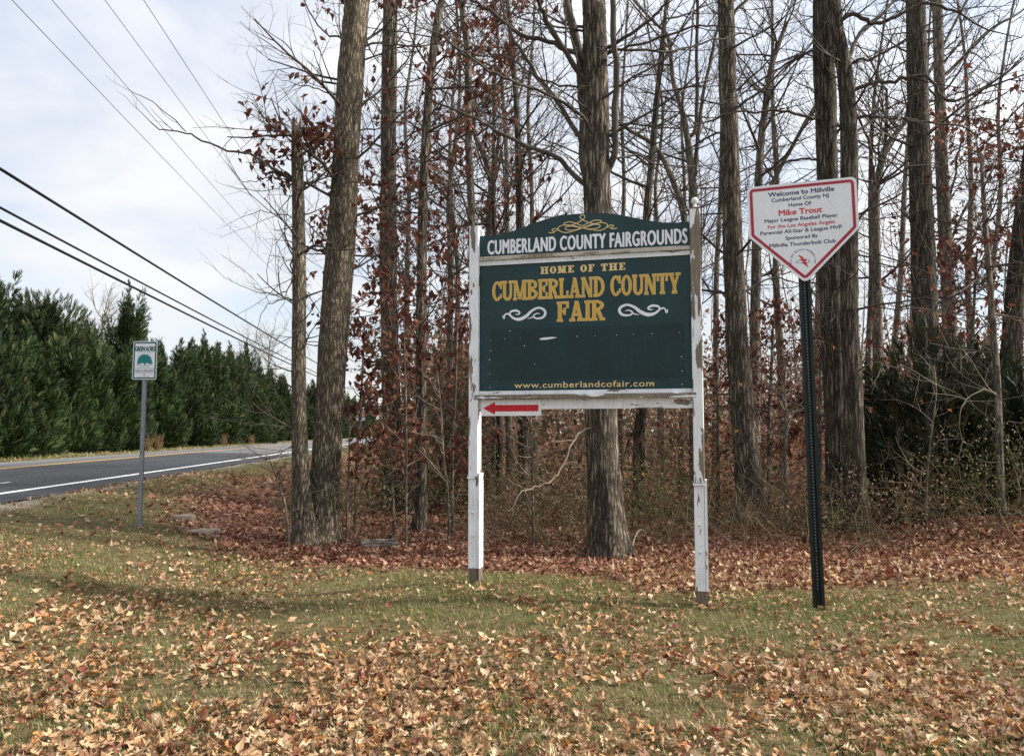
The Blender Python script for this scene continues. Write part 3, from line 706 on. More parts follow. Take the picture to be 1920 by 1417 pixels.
tree('oak_tree', 'upright grey oak in the gap between the two large signs', 12.2,
     [(1404, 905, 54), (1400, 850, 47), (1390, 740, 44), (1380, 600, 40), (1374, 450, 37), (1369, 300, 34), (1364, 150, 33), (1361, 0, 30), (1360, -60, 28)],
     [([(1378, 22), (1400, 0), (1420, -30)], 8, 5, 0.3), ([(1352, 250), (1320, 262), (1290, 280), (1262, 290)], 5, 2.5, 0.5), ([(1380, 205), (1405, 185), (1440, 160), (1480, 120), (1515, 92)], 6, 3, -0.5),
      ([(1352, 545), (1330, 560), (1300, 580)], 4, 2, 0.5), ([(1386, 560), (1410, 540), (1450, 520), (1490, 528)], 5, 2.5, 0.4)],
     'oak', 'twig', auto=18, azone=(0.35, 1), alen=2.0, seed=8, sides=24)
tree('oak_tree', 'straight dark oak, left one of the pair behind the home plate sign', 10.6,
     [(1578, 985, 48), (1572, 900, 44), (1566, 750, 42), (1560, 600, 41), (1555, 450, 40), (1551, 300, 39), (1546, 150, 39), (1543, 20, 38), (1541, -60, 37)],
     [([(1577, 240), (1538, 226), (1515, 219), (1479, 210), (1436, 209), (1380, 212), (1340, 220)], 8, 3, -0.5), ([(1532, 95), (1490, 112), (1450, 135), (1410, 160), (1382, 185)], 6, 2.5, 0.5),
      ([(1545, 305), (1515, 298), (1480, 303), (1440, 318), (1405, 330)], 5, 2.5, 0.4), ([(1552, 545), (1520, 530), (1490, 540)], 5, 2, -0.4), ([(1562, 660), (1530, 640), (1500, 655)], 3, 1.5, -0.4)],
     'oak_backlit', 'twig', auto=16, azone=(0.2, 1), alen=1.4, seed=9, sides=24)
tree('oak_tree', 'forking dark oak, right one of the pair behind the home plate sign', 10.2,
     [(1610, 1005, 40), (1605, 900, 36), (1600, 750, 34), (1593, 600, 33), (1592, 450, 32), (1592, 300, 31), (1590, 200, 30), (1583, 130, 30), (1570, 60, 26), (1562, -20, 24)],
     [([(1606, 223), (1628, 217), (1654, 220), (1679, 223), (1705, 226), (1760, 232), (1820, 240)], 7, 3, -0.4), ([(1585, 124), (1600, 85), (1620, 54), (1648, 31), (1679, 0)], 10, 5, 0.5),
      ([(1600, 116), (1628, 113), (1662, 96), (1699, 73), (1775, 28)], 6, 3, -0.5), ([(1598, 172), (1620, 161), (1648, 155), (1676, 155), (1705, 144), (1736, 144), (1755, 161), (1775, 192), (1832, 172), (1874, 158), (1916, 141)], 9, 3, -0.7),
      ([(1600, 25), (1626, 40), (1651, 42), (1679, 31), (1713, 14), (1736, 8), (1775, 17), (1800, 25)], 9, 5, -0.3), ([(1604, 300), (1640, 296), (1690, 310), (1760, 312)], 4, 2, 0.5),
      ([(1604, 470), (1640, 480), (1680, 495)], 3, 1.5, -0.4), ([(1604, 700), (1640, 680), (1670, 688), (1710, 690)], 3, 1.3, -0.6, BARE, 'twig_pale')],
     'oak_backlit', 'twig', auto=16, azone=(0.2, 1), alen=1.3, seed=10, sides=24)
tree('oak_tree', 'tall dark oak rising out of the evergreen at the right', 11.8,
     [(1742, 880, 52), (1741, 800, 48), (1737, 650, 45), (1732, 520, 43), (1728, 400, 41), (1724, 280, 39), (1720, 140, 37), (1717, 10, 35), (1715, -60, 34)],
     [([(1710, 495), (1680, 500), (1640, 492)], 5, 2.5, 0.4), ([(1742, 415), (1790, 418), (1840, 440), (1880, 420)], 4, 2, -0.5), ([(1740, 580), (1780, 560), (1830, 535), (1865, 528)], 4, 2, -0.6)],
     'oak_backlit', 'twig', auto=16, azone=(0.3, 1), alen=1.8, seed=11, sides=24)
tree('hickory_tree', 'smoother grey trunk just right of the tall dark oak at the right', 14.5,
     [(1786, 870, 30), (1784, 760, 27), (1780, 600, 25), (1773, 450, 24), (1766, 320, 22), (1763, 200, 20), (1760, 100, 19), (1757, -20, 17)],
     [([(1769, 144), (1803, 113), (1837, 73), (1880, 42), (1916, 22)], 9, 4, 0.5), ([(1766, 130), (1790, 90), (1820, 55)], 4, 2, 0.4), ([(1776, 470), (1800, 410), (1830, 350)], 7, 4, 0.4), ([(1778, 380), (1795, 300), (1805, 250)], 5, 3, -0.4)],
     'mid_bark', 'twig', auto=14, azone=(0.3, 1), alen=2.0, acfg=MIDB, seed=12)
tree('young_oak', 'thin crooked young tree at the far right edge of the woods', 10.0,
     [(1880, 985, 20), (1876, 920, 14), (1873, 800, 13), (1868, 690, 12), (1858, 560, 11), (1848, 430, 9), (1842, 340, 7), (1840, 290, 5)],
     [([(1870, 742), (1845, 730), (1815, 748), (1800, 775)], 3, 1.3, -0.4, BARE, 'twig_pale'), ([(1874, 800), (1895, 790), (1925, 792)], 3, 1.5, -0.3, BARE, 'twig_pale'), ([(1876, 868), (1850, 868), (1830, 858)], 2.5, 1.2, -0.3),
      ([(1858, 560), (1830, 530), (1790, 520)], 3, 1.5, 0.3), ([(1845, 380), (1880, 350), (1915, 342)], 3, 1.5, 0.4)],
     'mid_bark', 'twig', auto=12, azone=(0.3, 1), alen=1.0, seed=13, leafy=14, leafzone=(0.45, 0.95), extend=0, lsize=0.10)
tree('oak_tree', 'leaning trunk cut by the right edge of the picture, red leaves around it', 13.0,
     [(1892, 900, 44), (1893, 780, 40), (1898, 640, 36), (1906, 520, 32), (1918, 400, 29), (1932, 290, 26), (1945, 180, 24)],
     [([(1912, 450), (1880, 430), (1850, 440)], 4, 2, -0.5)],
     'oak_backlit', 'twig', auto=8, azone=(0.4, 1), alen=1.8, seed=14, leafy=40, leafzone=(0.25, 0.85), lsize=0.13)

# ------------------------------------------------------------------ trees farther in
def midtree(name, label, Y, tr, limbs=(), seed=1, auto=22, leafy=0, bark_m='mid_bark', **kw):
    return tree(name, label, Y, tr, [(*l, l_d, MIDB) for l, l_d in ((q, 0.6 * (-1) ** i) for i, q in enumerate(limbs))], bark_m, 'twig', auto=auto, azone=kw.pop('azone', (0.25, 1)), alen=kw.pop('alen', 2.3), acfg=MIDB,
                seed=seed, leafy=leafy, sides=12, flare=0.25, group='bare trees standing deeper in the woods', **kw)
midtree('bare_tree', 'bare forking tree behind the arched top left of the green sign', 17, [(926, 900, 24), (924, 700, 20), (921, 500, 18), (919, 395, 17), (922, 339, 15), (906, 288, 11), (888, 243, 9), (880, 160, 8)],
        [([(928, 332), (936, 254), (945, 226), (973, 183), (985, 120)], 8, 4)], 21, leafy=5, leafzone=(.2, .5), lsize=.15)
midtree('bare_tree', 'slim bare tree between the forking tree and the large oak behind the sign', 19, [(955, 880, 14), (952, 600, 11), (950, 395, 9), (949, 282, 8), (942, 169, 7), (936, 113, 6), (930, 20, 5)],
        [([(950, 330), (975, 300), (1000, 262)], 4, 2)], 22)
midtree('bare_tree', 'thin bare tree behind the left half of the arched header board', 20, [(1002, 880, 16), (1000, 600, 11), (998, 420, 9), (996, 330, 8), (990, 200, 7), (1000, 60, 5)], [([(998, 370), (1020, 330), (1035, 270)], 5, 3)], 23)
midtree('bare_tree', 'bare tree with three rising stems above the ball topped sign post', 16, [(1306, 890, 22), (1303, 600, 19), (1300, 395, 17), (1297, 325, 15), (1283, 226, 11), (1262, 150, 9), (1252, 70, 7), (1213, 28, 5)],
        [([(1304, 318), (1312, 226), (1323, 155), (1337, 93), (1350, 30)], 9, 5), ([(1306, 236), (1306, 113), (1309, 0), (1310, -40)], 8, 5)], 24)
midtree('bare_tree', 'curved bare tree arching left above the right half of the sign', 15, [(1300, 880, 16), (1296, 600, 14), (1284, 420, 12), (1262, 340, 11), (1228, 275, 9), (1186, 248, 7), (1158, 226, 6)], [], 25, auto=12, alen=1.4, extend=0)
midtree('bare_tree', 'broken-topped bare tree just left of the home plate sign', 15.5, [(1412, 880, 24), (1416, 600, 20), (1422, 350, 16), (1428, 254, 14), (1436, 198, 13), (1446, 127, 11), (1464, 72, 9), (1476, 42, 6)],
        [([(1440, 360), (1448, 344), (1479, 285), (1512, 226), (1540, 180)], 10, 6), ([(1436, 200), (1450, 170), (1466, 148)], 7, 4)], 26, extend=0)
midtree('bare_tree', 'Y shaped bare tree right of the home plate sign', 16.5, [(1650, 890, 22), (1645, 600, 18), (1642, 395, 15), (1645, 339, 14), (1662, 277, 11), (1680, 250, 9), (1700, 225, 8), (1730, 160, 6)],
        [([(1660, 285), (1665, 183), (1651, 155), (1630, 110)], 8, 4), ([(1640, 360), (1634, 300), (1629, 262), (1606, 210)], 7, 4)], 27)
midtree('bare_tree', 'dark bare trunk seen under the red arrow board', 14.5, [(984, 895, 24), (982, 830, 22), (980, 760, 21), (978, 600, 19), (975, 420, 16), (972, 300, 13), (965, 150, 10)], [], 28, bark_m='oak_backlit')
midtree('bare_tree', 'dark bare trunk seen under the sign, right of the large oak', 14.0, [(1196, 880, 24), (1199, 820, 21), (1203, 760, 20), (1208, 600, 18), (1212, 420, 16), (1222, 300, 13), (1235, 150, 10)], [([(1193, 800), (1185, 815), (1176, 830)], 6, 4)], 29, bark_m='oak_backlit')
midtree('bare_tree', 'thin dark trunk seen under the arrow board beside the left sign post', 16.5, [(937, 868, 14), (936, 800, 13), (934, 700, 12), (930, 500, 10), (925, 350, 8)], [], 30, bark_m='oak_backlit')
far_spec = [(1165, 19, 11, 0, 'thin trunk seen close against the right side of the large oak'), (1340, 22, 12, 2, 'thin grey trunk seen just right of the right sign post'), (1467, 18, 15, -4, 'grey trunk seen under the home plate sign, left of its black post'),
            (1530, 24, 11, 3, 'slim trunk close behind the black sign post'), (1625, 17, 12, 5, 'thin trunk hugging the right one of the dark oak pair'), (1668, 23, 12, 8, 'slim leaning trunk between the dark oak pair and the tall right oak'),
            (1692, 26, 10, 12, 'thin leaning stem close to the left side of the tall right oak'), (1825, 19, 13, -3, 'thin trunk in the red leaves right of the smooth grey trunk'), (1845, 24, 11, 8, 'faint thin trunk beside the crooked young tree'),
            (836, 16, 13, 4, 'thin dark trunk between the slender leafy oak and the sign post'), (858, 20, 11, -2, 'faint thin trunk next to the left sign post'), (765, 21, 12, 0, 'faint thin trunk between the grey trunk and the slender leafy oak'),
            (1245, 21, 10, -3, 'faint thin trunk seen under the right half of the sign'), (1275, 18, 9, 3, 'thin pale stem beside the right post under the sign')]
for i, (px, Y, w, ln, lab) in enumerate(far_spec):
    r_ = random.Random(i + 400)
    midtree('bare_tree', lab, Y, [(px, 868, w * 1.3), (px + ln + r_.uniform(-3, 3), 700, w), (px + ln * 2 + r_.uniform(-5, 5), 520, w * .85), (px + ln * 3 + r_.uniform(-8, 8), 360, w * .7), (px + ln * 4 + r_.uniform(-10, 10), 210, w * .55), (px + ln * 5 + r_.uniform(-14, 14), 80, w * .4)], [], 40 + i,
            auto=20, alen=2.6, leafy=(3 if px < 900 or px > 1800 else 0), leafzone=(.15, .5), lsize=.16)

# ------------------------------------------------------------------ the far wood, one mass of stems and twigs
def clampx(x0, x1, Y):  # lateral range of the wood at a distance
    return max(x0, -0.11 * Y - 0.5), x1
acc = Acc(); r_ = random.Random(77)
FARB = dict(dens=[0, 1.6, 1.8, 0], len=[3.0, 2.2, 1.2, 0.5], rad=[0.04, 0.020, 0.011, 0.007], wander=[0.12, 0.16, 0.2, 0.2], trop=[0.12, 0.10, 0.06, 0], max=2)
for i in range(120):
    Y = r_.uniform(22, 66); x = r_.uniform(-2.2 - 0.035 * Y, 0.78 * Y)
    H = r_.uniform(7, 14) * (0.75 + Y / 120); rb = r_.uniform(0.025, 0.070)
    p = (x, Y, gz(x, Y) - 0.1); lx, ly = r_.gauss(0, 0.05), r_.gauss(0, 0.05)
    pts = [(p[0] + lx * H * k / 5 + r_.gauss(0, .05) * k, p[1] + ly * H * k / 5, p[2] + H * k / 5) for k in range(6)]
    rr = [rb * (1 - 0.8 * k / 5) for k in range(6)]
    acc.tube(pts, rr, 5)
    for j in range(r_.randint(7, 12)):
        t = r_.uniform(0.18, 1); k = min(4, int(t * 5)); f = t * 5 - k
        q = tuple(pts[k][a] * (1 - f) + pts[k + 1][a] * f for a in range(3))
        an = r_.uniform(0, 6.283); el = r_.uniform(0.1, 0.9)
        grow(acc, q, (math.cos(an) * math.cos(el), math.sin(an) * math.cos(el), math.sin(el)), H * r_.uniform(0.1, 0.26), rb * 0.35, 0, r_, FARB)
V, Fs = acc.arrays()
g = np.random.default_rng(3)
cf = np.array([[0.17, 0.145, 0.120]]) * (0.75 + 0.5 * vnoise(V[:, 0], V[:, 1], 1.3, 8))[:, None]  # haze of distance painted into the stems as a lighter tone
tag(mobj('distant_woods', np_mesh('distant_woods', V, Fs, cf, True), M['far']), 'mass of thin bare stems and twigs deep in the woods', 'woods', kind='stuff')

# low brush of saplings deep in the wood: brown and rusty leaves still hanging
g = np.random.default_rng(12)
n = 160000
Yb = 13.0 + 62 * g.uniform(0, 1, n) ** 1.1; xb = g.uniform(-1.0, 1.0, n)
xb = np.where(xb < 0, -0.4 + xb * (1.9 + 0.02 * Yb), xb * 0.76 * Yb)
clump = vnoise(xb, Yb, 1.5, 21) * 0.6 + vnoise(xb, Yb, 0.6, 22) * 0.4
zt = 0.5 + (clump ** 1.2) * (2.9 + 0.15 * Yb)
zb = g.uniform(0, 1, n) ** 0.9 * zt
keep = (clump > 0.22) & (xb + RD * Yb > -2.5 + 0.0 * Yb)
Yb, xb, zb = Yb[keep], xb[keep], zb[keep]; n = len(Yb)
pos = np.stack([xb, Yb, hz(xb, Yb) + zb], -1)
hue = vnoise(xb, Yb, 3.0, 31)
pal = np.array([(0.21, 0.075, 0.045), (0.14, 0.06, 0.038), (0.24, 0.14, 0.085), (0.16, 0.12, 0.075), (0.11, 0.10, 0.055)])
ix = np.clip((hue * 5 + g.normal(0, 1.1, n)).astype(int), 0, 4)
colr = pal[ix] * g.uniform(0.7, 1.3, (n, 1))
V, Fx, C = scatter(T_TWO, pos, g.uniform(0.08, 0.16, n) * (0.8 + Yb / 50), g.uniform(0, 6.28, n), g.uniform(-1.5, 0.4, n), g.uniform(-1.2, 1.2, n), colr, g)
tag(mobj('understory_leaves', np_mesh('understory_leaves', V, [Fx], C), M['redleaf']), 'rusty brown leaves clinging to low saplings deep in the woods', 'undergrowth', kind='stuff')

# bramble thicket along the edge of the wood
acc = Acc(); r_ = random.Random(91)
TH = dict(dens=[0, 3.6, 3.2, 0], len=[1.2, 0.5, 0.26, 0.2], rad=[0.007, 0.0042, 0.0030, 0.002], wander=[0.2, 0.28, 0.3, 0.2], trop=[-0.06, -0.02, 0.0, 0], max=2)
for i in range(2500):
    Y = r_.triangular(8.4, 20, 10.0); x = r_.uniform(-0.30 * Y, 0.75 * Y)
    if Y < front_edge(x) + (1.2 if x > 0 else 1.5): continue
    if x < -2.2 and r_.random() < 0.5: continue
    k = float(vnoise(x, Y, 1.2, 41))
    if k < 0.40: continue
    an = r_.uniform(0, 6.283); el = r_.uniform(0.45, 1.45)
    grow(acc, (x, Y, gz(x, Y) - 0.02), (math.cos(an) * math.cos(el), math.sin(an) * math.cos(el), math.sin(el)), r_.uniform(0.35, 1.25) * (0.5 + k), r_.uniform(0.003, 0.008), 0, r_, TH)
V, Fs = acc.arrays()
w = vnoise(V[:, 0], V[:, 1], 0.8, 43)[:, None]
cf = (np.array([[0.165, 0.120, 0.085]]) * (1 - w) + np.array([[0.135, 0.122, 0.055]]) * w) * (0.55 + 0.8 * vnoise(V[:, 0] * 3, V[:, 1] * 3, 0.5, 44))[:, None]
tag(mobj('bramble_thicket', np_mesh('bramble_thicket', V, Fs, cf), M['bramble']), 'tangle of olive brown brambles along the edge of the woods', 'thicket', kind='stuff')
# small leaves in the brambles: olive green patches behind the sign
g = np.random.default_rng(15); n = 42000
xb = g.uniform(-3.0, 9.5, n); Yb = 8.7 + g.gamma(2.0, 1.5, n)
k = vnoise(xb, Yb, 1.1, 51) * 0.65 + vnoise(xb, Yb, 0.35, 52) * 0.35
keep = (k > 0.50) & (Yb > front_edge(xb) + 1.1) & (Yb < 18)
xb, Yb, k = xb[keep], Yb[keep], k[keep]; n = len(xb)
zb = g.uniform(0.05, 1, n) ** 0.8 * (0.35 + 2.4 * (k - 0.4)) * np.interp(Yb, [8.5, 10, 16], [0.7, 1.1, 1.6])
pos = np.stack([xb, Yb, hz(xb, Yb) + zb], -1)
gi = vnoise(xb, Yb, 1.8, 53)
green = pick([(0.085, 0.095, 0.028), (0.115, 0.115, 0.038), (0.16, 0.14, 0.06)], [3, 3, 2], n, g, 0.3)
brown = pick([(0.17, 0.11, 0.065), (0.25, 0.14, 0.08), (0.15, 0.125, 0.07)], [3, 2, 3], n, g, 0.3)
colr = np.where((gi > 0.45 - 0.22 * np.exp(-((xb - 1.9) / 1.3) ** 2))[:, None], green, brown)
V, Fx, C = scatter(T_TWO, pos, g.uniform(0.020, 0.052, n), g.uniform(0, 6.28, n), g.uniform(-1.2, 1.2, n), g.uniform(-1.2, 1.2, n), colr, g)
tag(mobj('bramble_leaves', np_mesh('bramble_leaves', V, [Fx], C), M['needle']), 'small olive green and brown leaves among the brambles', 'undergrowth', kind='stuff')

# ------------------------------------------------------------------ saplings and low leafy oaks one can tell apart
SAP = dict(BARE, len=[1.0, 0.5, 0.28, 0.18], dens=[0, 3.2, 3.6, 3], rad=[0.008, 0.0045, 0.003, 0.002], max=2)
SAPL = dict(SAP, leaf_lvl=1, leaf_p=0.55, leaf_n=2)
def sapling(name, label, Y, tr, cfg, auto, alen, seed, lsize=0.10, pal=RED, lw=(3, 2, 4, 3), twig='twig'):
    return tree(name, label, Y, tr, [], 'mid_bark', twig, auto=auto, azone=(0.2, 1), alen=alen, acfg=cfg, seed=seed, sides=7, flare=0.1, extend=0, lsize=lsize, cat='sapling', lpal=pal, lw=lw)
sapling('oak_sapling', 'low sapling bright with russet leaves, between thick oak and slender oak', 9.9, [(742, 1000, 7), (735, 900, 6), (728, 800, 5), (720, 720, 4), (716, 660, 3)], SAPL, 30, 0.75, 61, 0.115)
sapling('oak_sapling', 'russet leaved sapling close against the right side of the thick oak', 10.4, [(665, 985, 6), (668, 880, 5), (674, 790, 5), (680, 690, 4), (684, 600, 3)], SAPL, 14, 0.6, 62, 0.11)
sapling('oak_sapling', 'dark red leaved sapling left of the white sign post', 10.8, [(850, 975, 7), (848, 880, 6), (852, 780, 5), (856, 680, 4), (858, 590, 3)], SAPL, 17, 0.75, 63, 0.11, RED, (5, 5, 2, 0))
sapling('oak_sapling', 'rust leaved sapling beyond the brambles, between sign and black post', 14.0, [(1440, 900, 8), (1442, 800, 7), (1446, 700, 6), (1450, 600, 4)], SAPL, 26, 1.1, 64, 0.13)
sapling('oak_sapling', 'rust leaved sapling just right of the black sign post', 13.0, [(1535, 900, 8), (1537, 800, 7), (1538, 700, 5), (1536, 590, 4)], SAPL, 24, 0.9, 65, 0.12)
sapling('oak_sapling', 'orange brown leaved sapling above the evergreen at the right', 12.8, [(1815, 900, 8), (1818, 780, 7), (1822, 660, 6), (1828, 540, 5), (1832, 470, 3)], SAPL, 34, 0.95, 66, 0.12)
sapling('oak_sapling', 'red leaved sapling against the ball topped sign post', 13.5, [(1345, 900, 7), (1346, 800, 6), (1344, 700, 5), (1342, 620, 4)], SAPL, 20, 0.8, 67, 0.12)
sapling('bare_sapling', 'straight bare sapling in front of the low russet leaves', 9.2, [(761, 1030, 5), (762, 900, 4), (762, 800, 3.5), (760, 700, 3), (757, 600, 2)], SAP, 9, 0.45, 68, twig='twig_pale')
sapling('bare_sapling', 'thin bare sapling standing under the arrow board', 9.4, [(1000, 995, 5), (999, 920, 4), (997, 840, 3.5), (995, 770, 3), (992, 700, 2)], SAP, 14, 0.6, 69, twig='twig_pale')
sapling('bare_sapling', 'bare forked sapling left of the lower sign post', 9.5, [(843, 1005, 6), (840, 930, 5), (832, 860, 4), (828, 780, 3.5), (820, 700, 2.5)], SAP, 12, 0.7, 70, twig='twig_pale')
sapling('bare_sapling', 'thin bare sapling at the right foot of the thick oak', 9.6, [(650, 1005, 4), (652, 920, 3.5), (655, 840, 3), (655, 770, 2)], SAP, 9, 0.5, 71, twig='twig_pale')
sapling('bare_sapling', 'pale crooked sapling in front of the upright grey oak', 10.8, [(1470, 985, 8), (1468, 900, 7), (1474, 800, 6), (1470, 720, 5), (1478, 660, 3)], SAP, 16, 0.9, 72, twig='twig_pale')
sapling('bare_sapling', 'bare sapling in front of the evergreen at the right', 9.6, [(1735, 990, 4), (1738, 900, 4), (1745, 820, 3.5), (1755, 740, 3), (1752, 690, 2)], SAP, 10, 0.6, 73, twig='twig_pale')
sapling('bare_sapling', 'twiggy bare sapling leaning against the snag at its road side', 9.2, [(545, 1010, 5), (535, 950, 4), (520, 900, 3.5), (505, 860, 2.5)], SAP, 14, 0.55, 74)

# ------------------------------------------------------------------ evergreens
def spray_template(r, k=6, L=1.0):
    """flat feathery spray of small scale-leaf shoots"""
    Vt, Ft = [], []
    def blade(a, b, w):
        a = np.array(a); b = np.array(b); d = b - a; n = np.array([-d[1], d[0], 0]); n = n / (np.linalg.norm(n) + 1e-9) * w
        i = len(Vt); Vt.extend([a - n * 1.25, a + n * 1.25, b]); Ft.append((i, i + 1, i + 2))
    blade((0, 0, 0), (1, 0, 0.08), 0.05)
    for j in range(k):
        t = 0.12 + 0.75 * j / k; sgn = 1 if j % 2 else -1
        l = (0.62 - 0.35 * t) * r.uniform(0.7, 1.2)
        blade((t, 0, 0.05 * t), (t + l * 0.85, sgn * l * 0.42, r.uniform(-0.08, 0.10)), 0.042)
    return np.array(Vt), np.array(Ft)
SPR = [spray_template(rng, 5) for _ in range(6)]
def evergreen(name, H, W, nlobe, nspray, size, pal, w, seed, shape=0.85, core=True, bottom=0.0):
    """returns (trunk mesh, crown mesh): crown made of ascending lobes covered in feathery sprays"""
    g = np.random.default_rng(seed)
    lobes = [(np.array([0, 0, H * bottom]), np.array([0, 0, 1.0]), H * (1 - bottom), W * 0.5)]
    for i in range(nlobe):
        z = H * (bottom + (0.72 - bottom) * g.uniform(0, 1) ** 1.25); a = g.uniform(0, 6.283); rr = W * 0.5 * (1 - (z / H)) ** shape * g.uniform(0.35, 0.9)
        d = np.array([math.cos(a) * 0.45, math.sin(a) * 0.45, 1.0]); d /= np.linalg.norm(d)
        lobes.append((np.array([math.cos(a) * rr, math.sin(a) * rr, z]), d, H * g.uniform(0.15, 0.30), W * g.uniform(0.13, 0.24) * (1 - 0.65 * z / H)))
    wts = np.array([l[2] * l[3] for l in lobes]); wts[0] *= 1.2; wts /= wts.sum()
    which = g.choice(len(lobes), nspray, p=wts)
    P = np.zeros((nspray, 3)); O = np.zeros((nspray, 3))
    for i, (c, d, l, rad) in enumerate(lobes):
        s = np.nonzero(which == i)[0]
        if not len(s): continue
        u = np.vstack([np.cross(d, [0.3, 1, 0.1])]); u = u[0] / np.linalg.norm(u[0]); v = np.cross(d, u)
        t = 1 - np.sqrt(g.uniform(0, 1, len(s))); a = g.uniform(0, 6.283, len(s))
        prof = rad * ((1 - t) ** (0.75 if i else shape)) * (0.65 + 0.35 * np.minimum(1, t / 0.12)) * g.uniform(0.62, 1.06, len(s))
        out = u[None] * np.cos(a)[:, None] + v[None] * np.sin(a)[:, None]
        P[s] = c + d[None] * (l * t)[:, None] + out * prof[:, None]; O[s] = out + d[None] * (1.0 + t[:, None] * 1.6)
    O /= np.linalg.norm(O, axis=1, keepdims=True)
    yaw = np.arctan2(O[:, 1], O[:, 0]) + g.normal(0, 0.35, nspray); pit = np.arcsin(np.clip(O[:, 2], -1, 1)) + g.normal(0, 0.25, nspray)
    rol = g.uniform(-1.6, 1.6, nspray)
    # own colour differs from shoot to shoot and lobe to lobe (young shoots paler)
    lc = g.uniform(0.75, 1.25, len(lobes))[which][:, None]
    V, Fx, C = scatter(SPR, P, size * g.uniform(0.6, 1.3, nspray), yaw, pit, rol, pick(pal, w, nspray, g, 0.25) * lc, g)
    Fs = [Fx]
    if core:
        nc = 18; zs = np.linspace(0.02, 0.90, 22); prof = W * 0.31 * (1 - zs) ** shape * np.minimum(1, zs / 0.06 + 0.35)
        an = np.arange(nc) * 2 * np.pi / nc
        cv = np.stack([prof[:, None] * np.cos(an) * (1 + g.normal(0, .16, (22, nc))), prof[:, None] * np.sin(an) * (1 + g.normal(0, .16, (22, nc))), np.repeat(zs[:, None] * H, nc, 1) + g.normal(0, .03, (22, nc)) * H * 0.3], -1).reshape(-1, 3)
        I = np.arange(22 * nc).reshape(22, nc) + len(V); J = np.roll(I, -1, 1)
        Fs.append(np.stack([I[:-1], J[:-1], J[1:], I[1:]], -1).reshape(-1, 4))
        V = np.vstack([V, cv]); C = np.vstack([C, np.tile(np.array(pal[0])[None] * 0.8, (len(cv), 1))])
    crown = np_mesh(name + '_crown', V, Fs, C)
    tm = Mesh(); tm.lathe([(W * 0.05, -0.15), (W * 0.035, H * 0.3), (W * 0.02, H * 0.7), (0.008, H * 0.97)], 8)
    return tm.mesh(name + '_trunk'), crown
CYP = [(0.012, 0.026, 0.009), (0.020, 0.040, 0.012), (0.034, 0.060, 0.015), (0.075, 0.095, 0.024)]
variants = [evergreen('cypress', H, W, nl, 12000, sz, CYP, (2, 4, 3.5, 1.8), 200 + i, shp) for i, (H, W, nl, sz, shp) in enumerate([(8.0, 4.0, 30, 0.34, 1.05), (6.2, 3.9, 26, 0.33, 1.0), (8.9, 4.1, 32, 0.36, 1.15), (5.2, 3.9, 24, 0.33, 0.95), (10.0, 4.2, 34, 0.38, 1.2)])]
for tmh, crn in variants: tmh.materials.append(M['mid_bark']); crn.materials.append(M['needle'])
row = [(22.5, 1, 1.0), (25.2, 3, 1.02), (27.6, 1, 1.0), (30.6, 0, 0.98), (33.3, 1, 1.0), (36.0, 3, 1.03), (38.6, 1, 0.98), (41.2, 3, 1.08), (44.0, 4, 0.92), (47.0, 3, 1.12), (50.2, 1, 1.06), (53.4, 0, 1.0), (56.4, 2, 0.96), (59.4, 4, 0.96), (62.2, 2, 1.04), (65.6, 4, 0.92), (69.0, 0, 1.1), (72.6, 2, 1.0), (76.2, 1, 1.22), (80.0, 0, 1.06), (84.5, 2, 0.92), (89.0, 1, 1.2), (94.0, 0, 1.0), (99.0, 3, 1.3), (105, 1, 1.1)]
ordw = ['nearest', 'second', 'third', 'fourth', 'fifth', 'sixth', 'seventh', 'eighth', 'ninth', 'tenth', 'eleventh', 'twelfth', 'thirteenth', 'fourteenth', 'fifteenth', 'sixteenth', 'seventeenth', 'eighteenth', 'nineteenth', 'twentieth', 'twenty-first', 'twenty-second', 'twenty-third', 'twenty-fourth', 'farthest']
for i, (Y, k, s) in enumerate(row):
    xl_ = -17.0 + rnd.uniform(-0.5, 0.5); x = xl_ - RD * Y
    e = empty('cypress_tree', (x, Y, gz(x, Y) - 0.22), rnd.uniform(0, 6.28)); e.scale = (s * rnd.uniform(0.92, 1.12), s * rnd.uniform(0.92, 1.12), s * rnd.uniform(0.9, 1.1))
    tag(e, 'dense green cypress across the road, %s along the row from the left' % ordw[i], 'tree', 'cypress hedge across the road')
    mobj('trunk', variants[k][0], None, e); tag(mobj('crown', variants[k][1], None, e), kind='stuff')
for i, (Y, k, s) in enumerate([(112, 2, 1.0), (120, 0, 1.15), (129, 4, 0.9), (139, 2, 1.05), (150, 0, 1.2), (163, 4, 0.95), (178, 2, 1.1), (196, 0, 1.3), (218, 4, 1.1)]):
    x = -16.6 - RD * Y
    e = empty('cypress_tree', (x, Y, gz(x, Y) - 0.22), rnd.uniform(0, 6.28)); e.scale = (s * 1.5, s * 1.5, s)
    tag(e, 'far evergreen glimpsed along the road beyond the hedge, %s of the far ones' % ordw[i], 'tree', 'far evergreens along the road')
    mobj('trunk', variants[k][0], None, e); tag(mobj('crown', variants[k][1], None, e), kind='stuff')
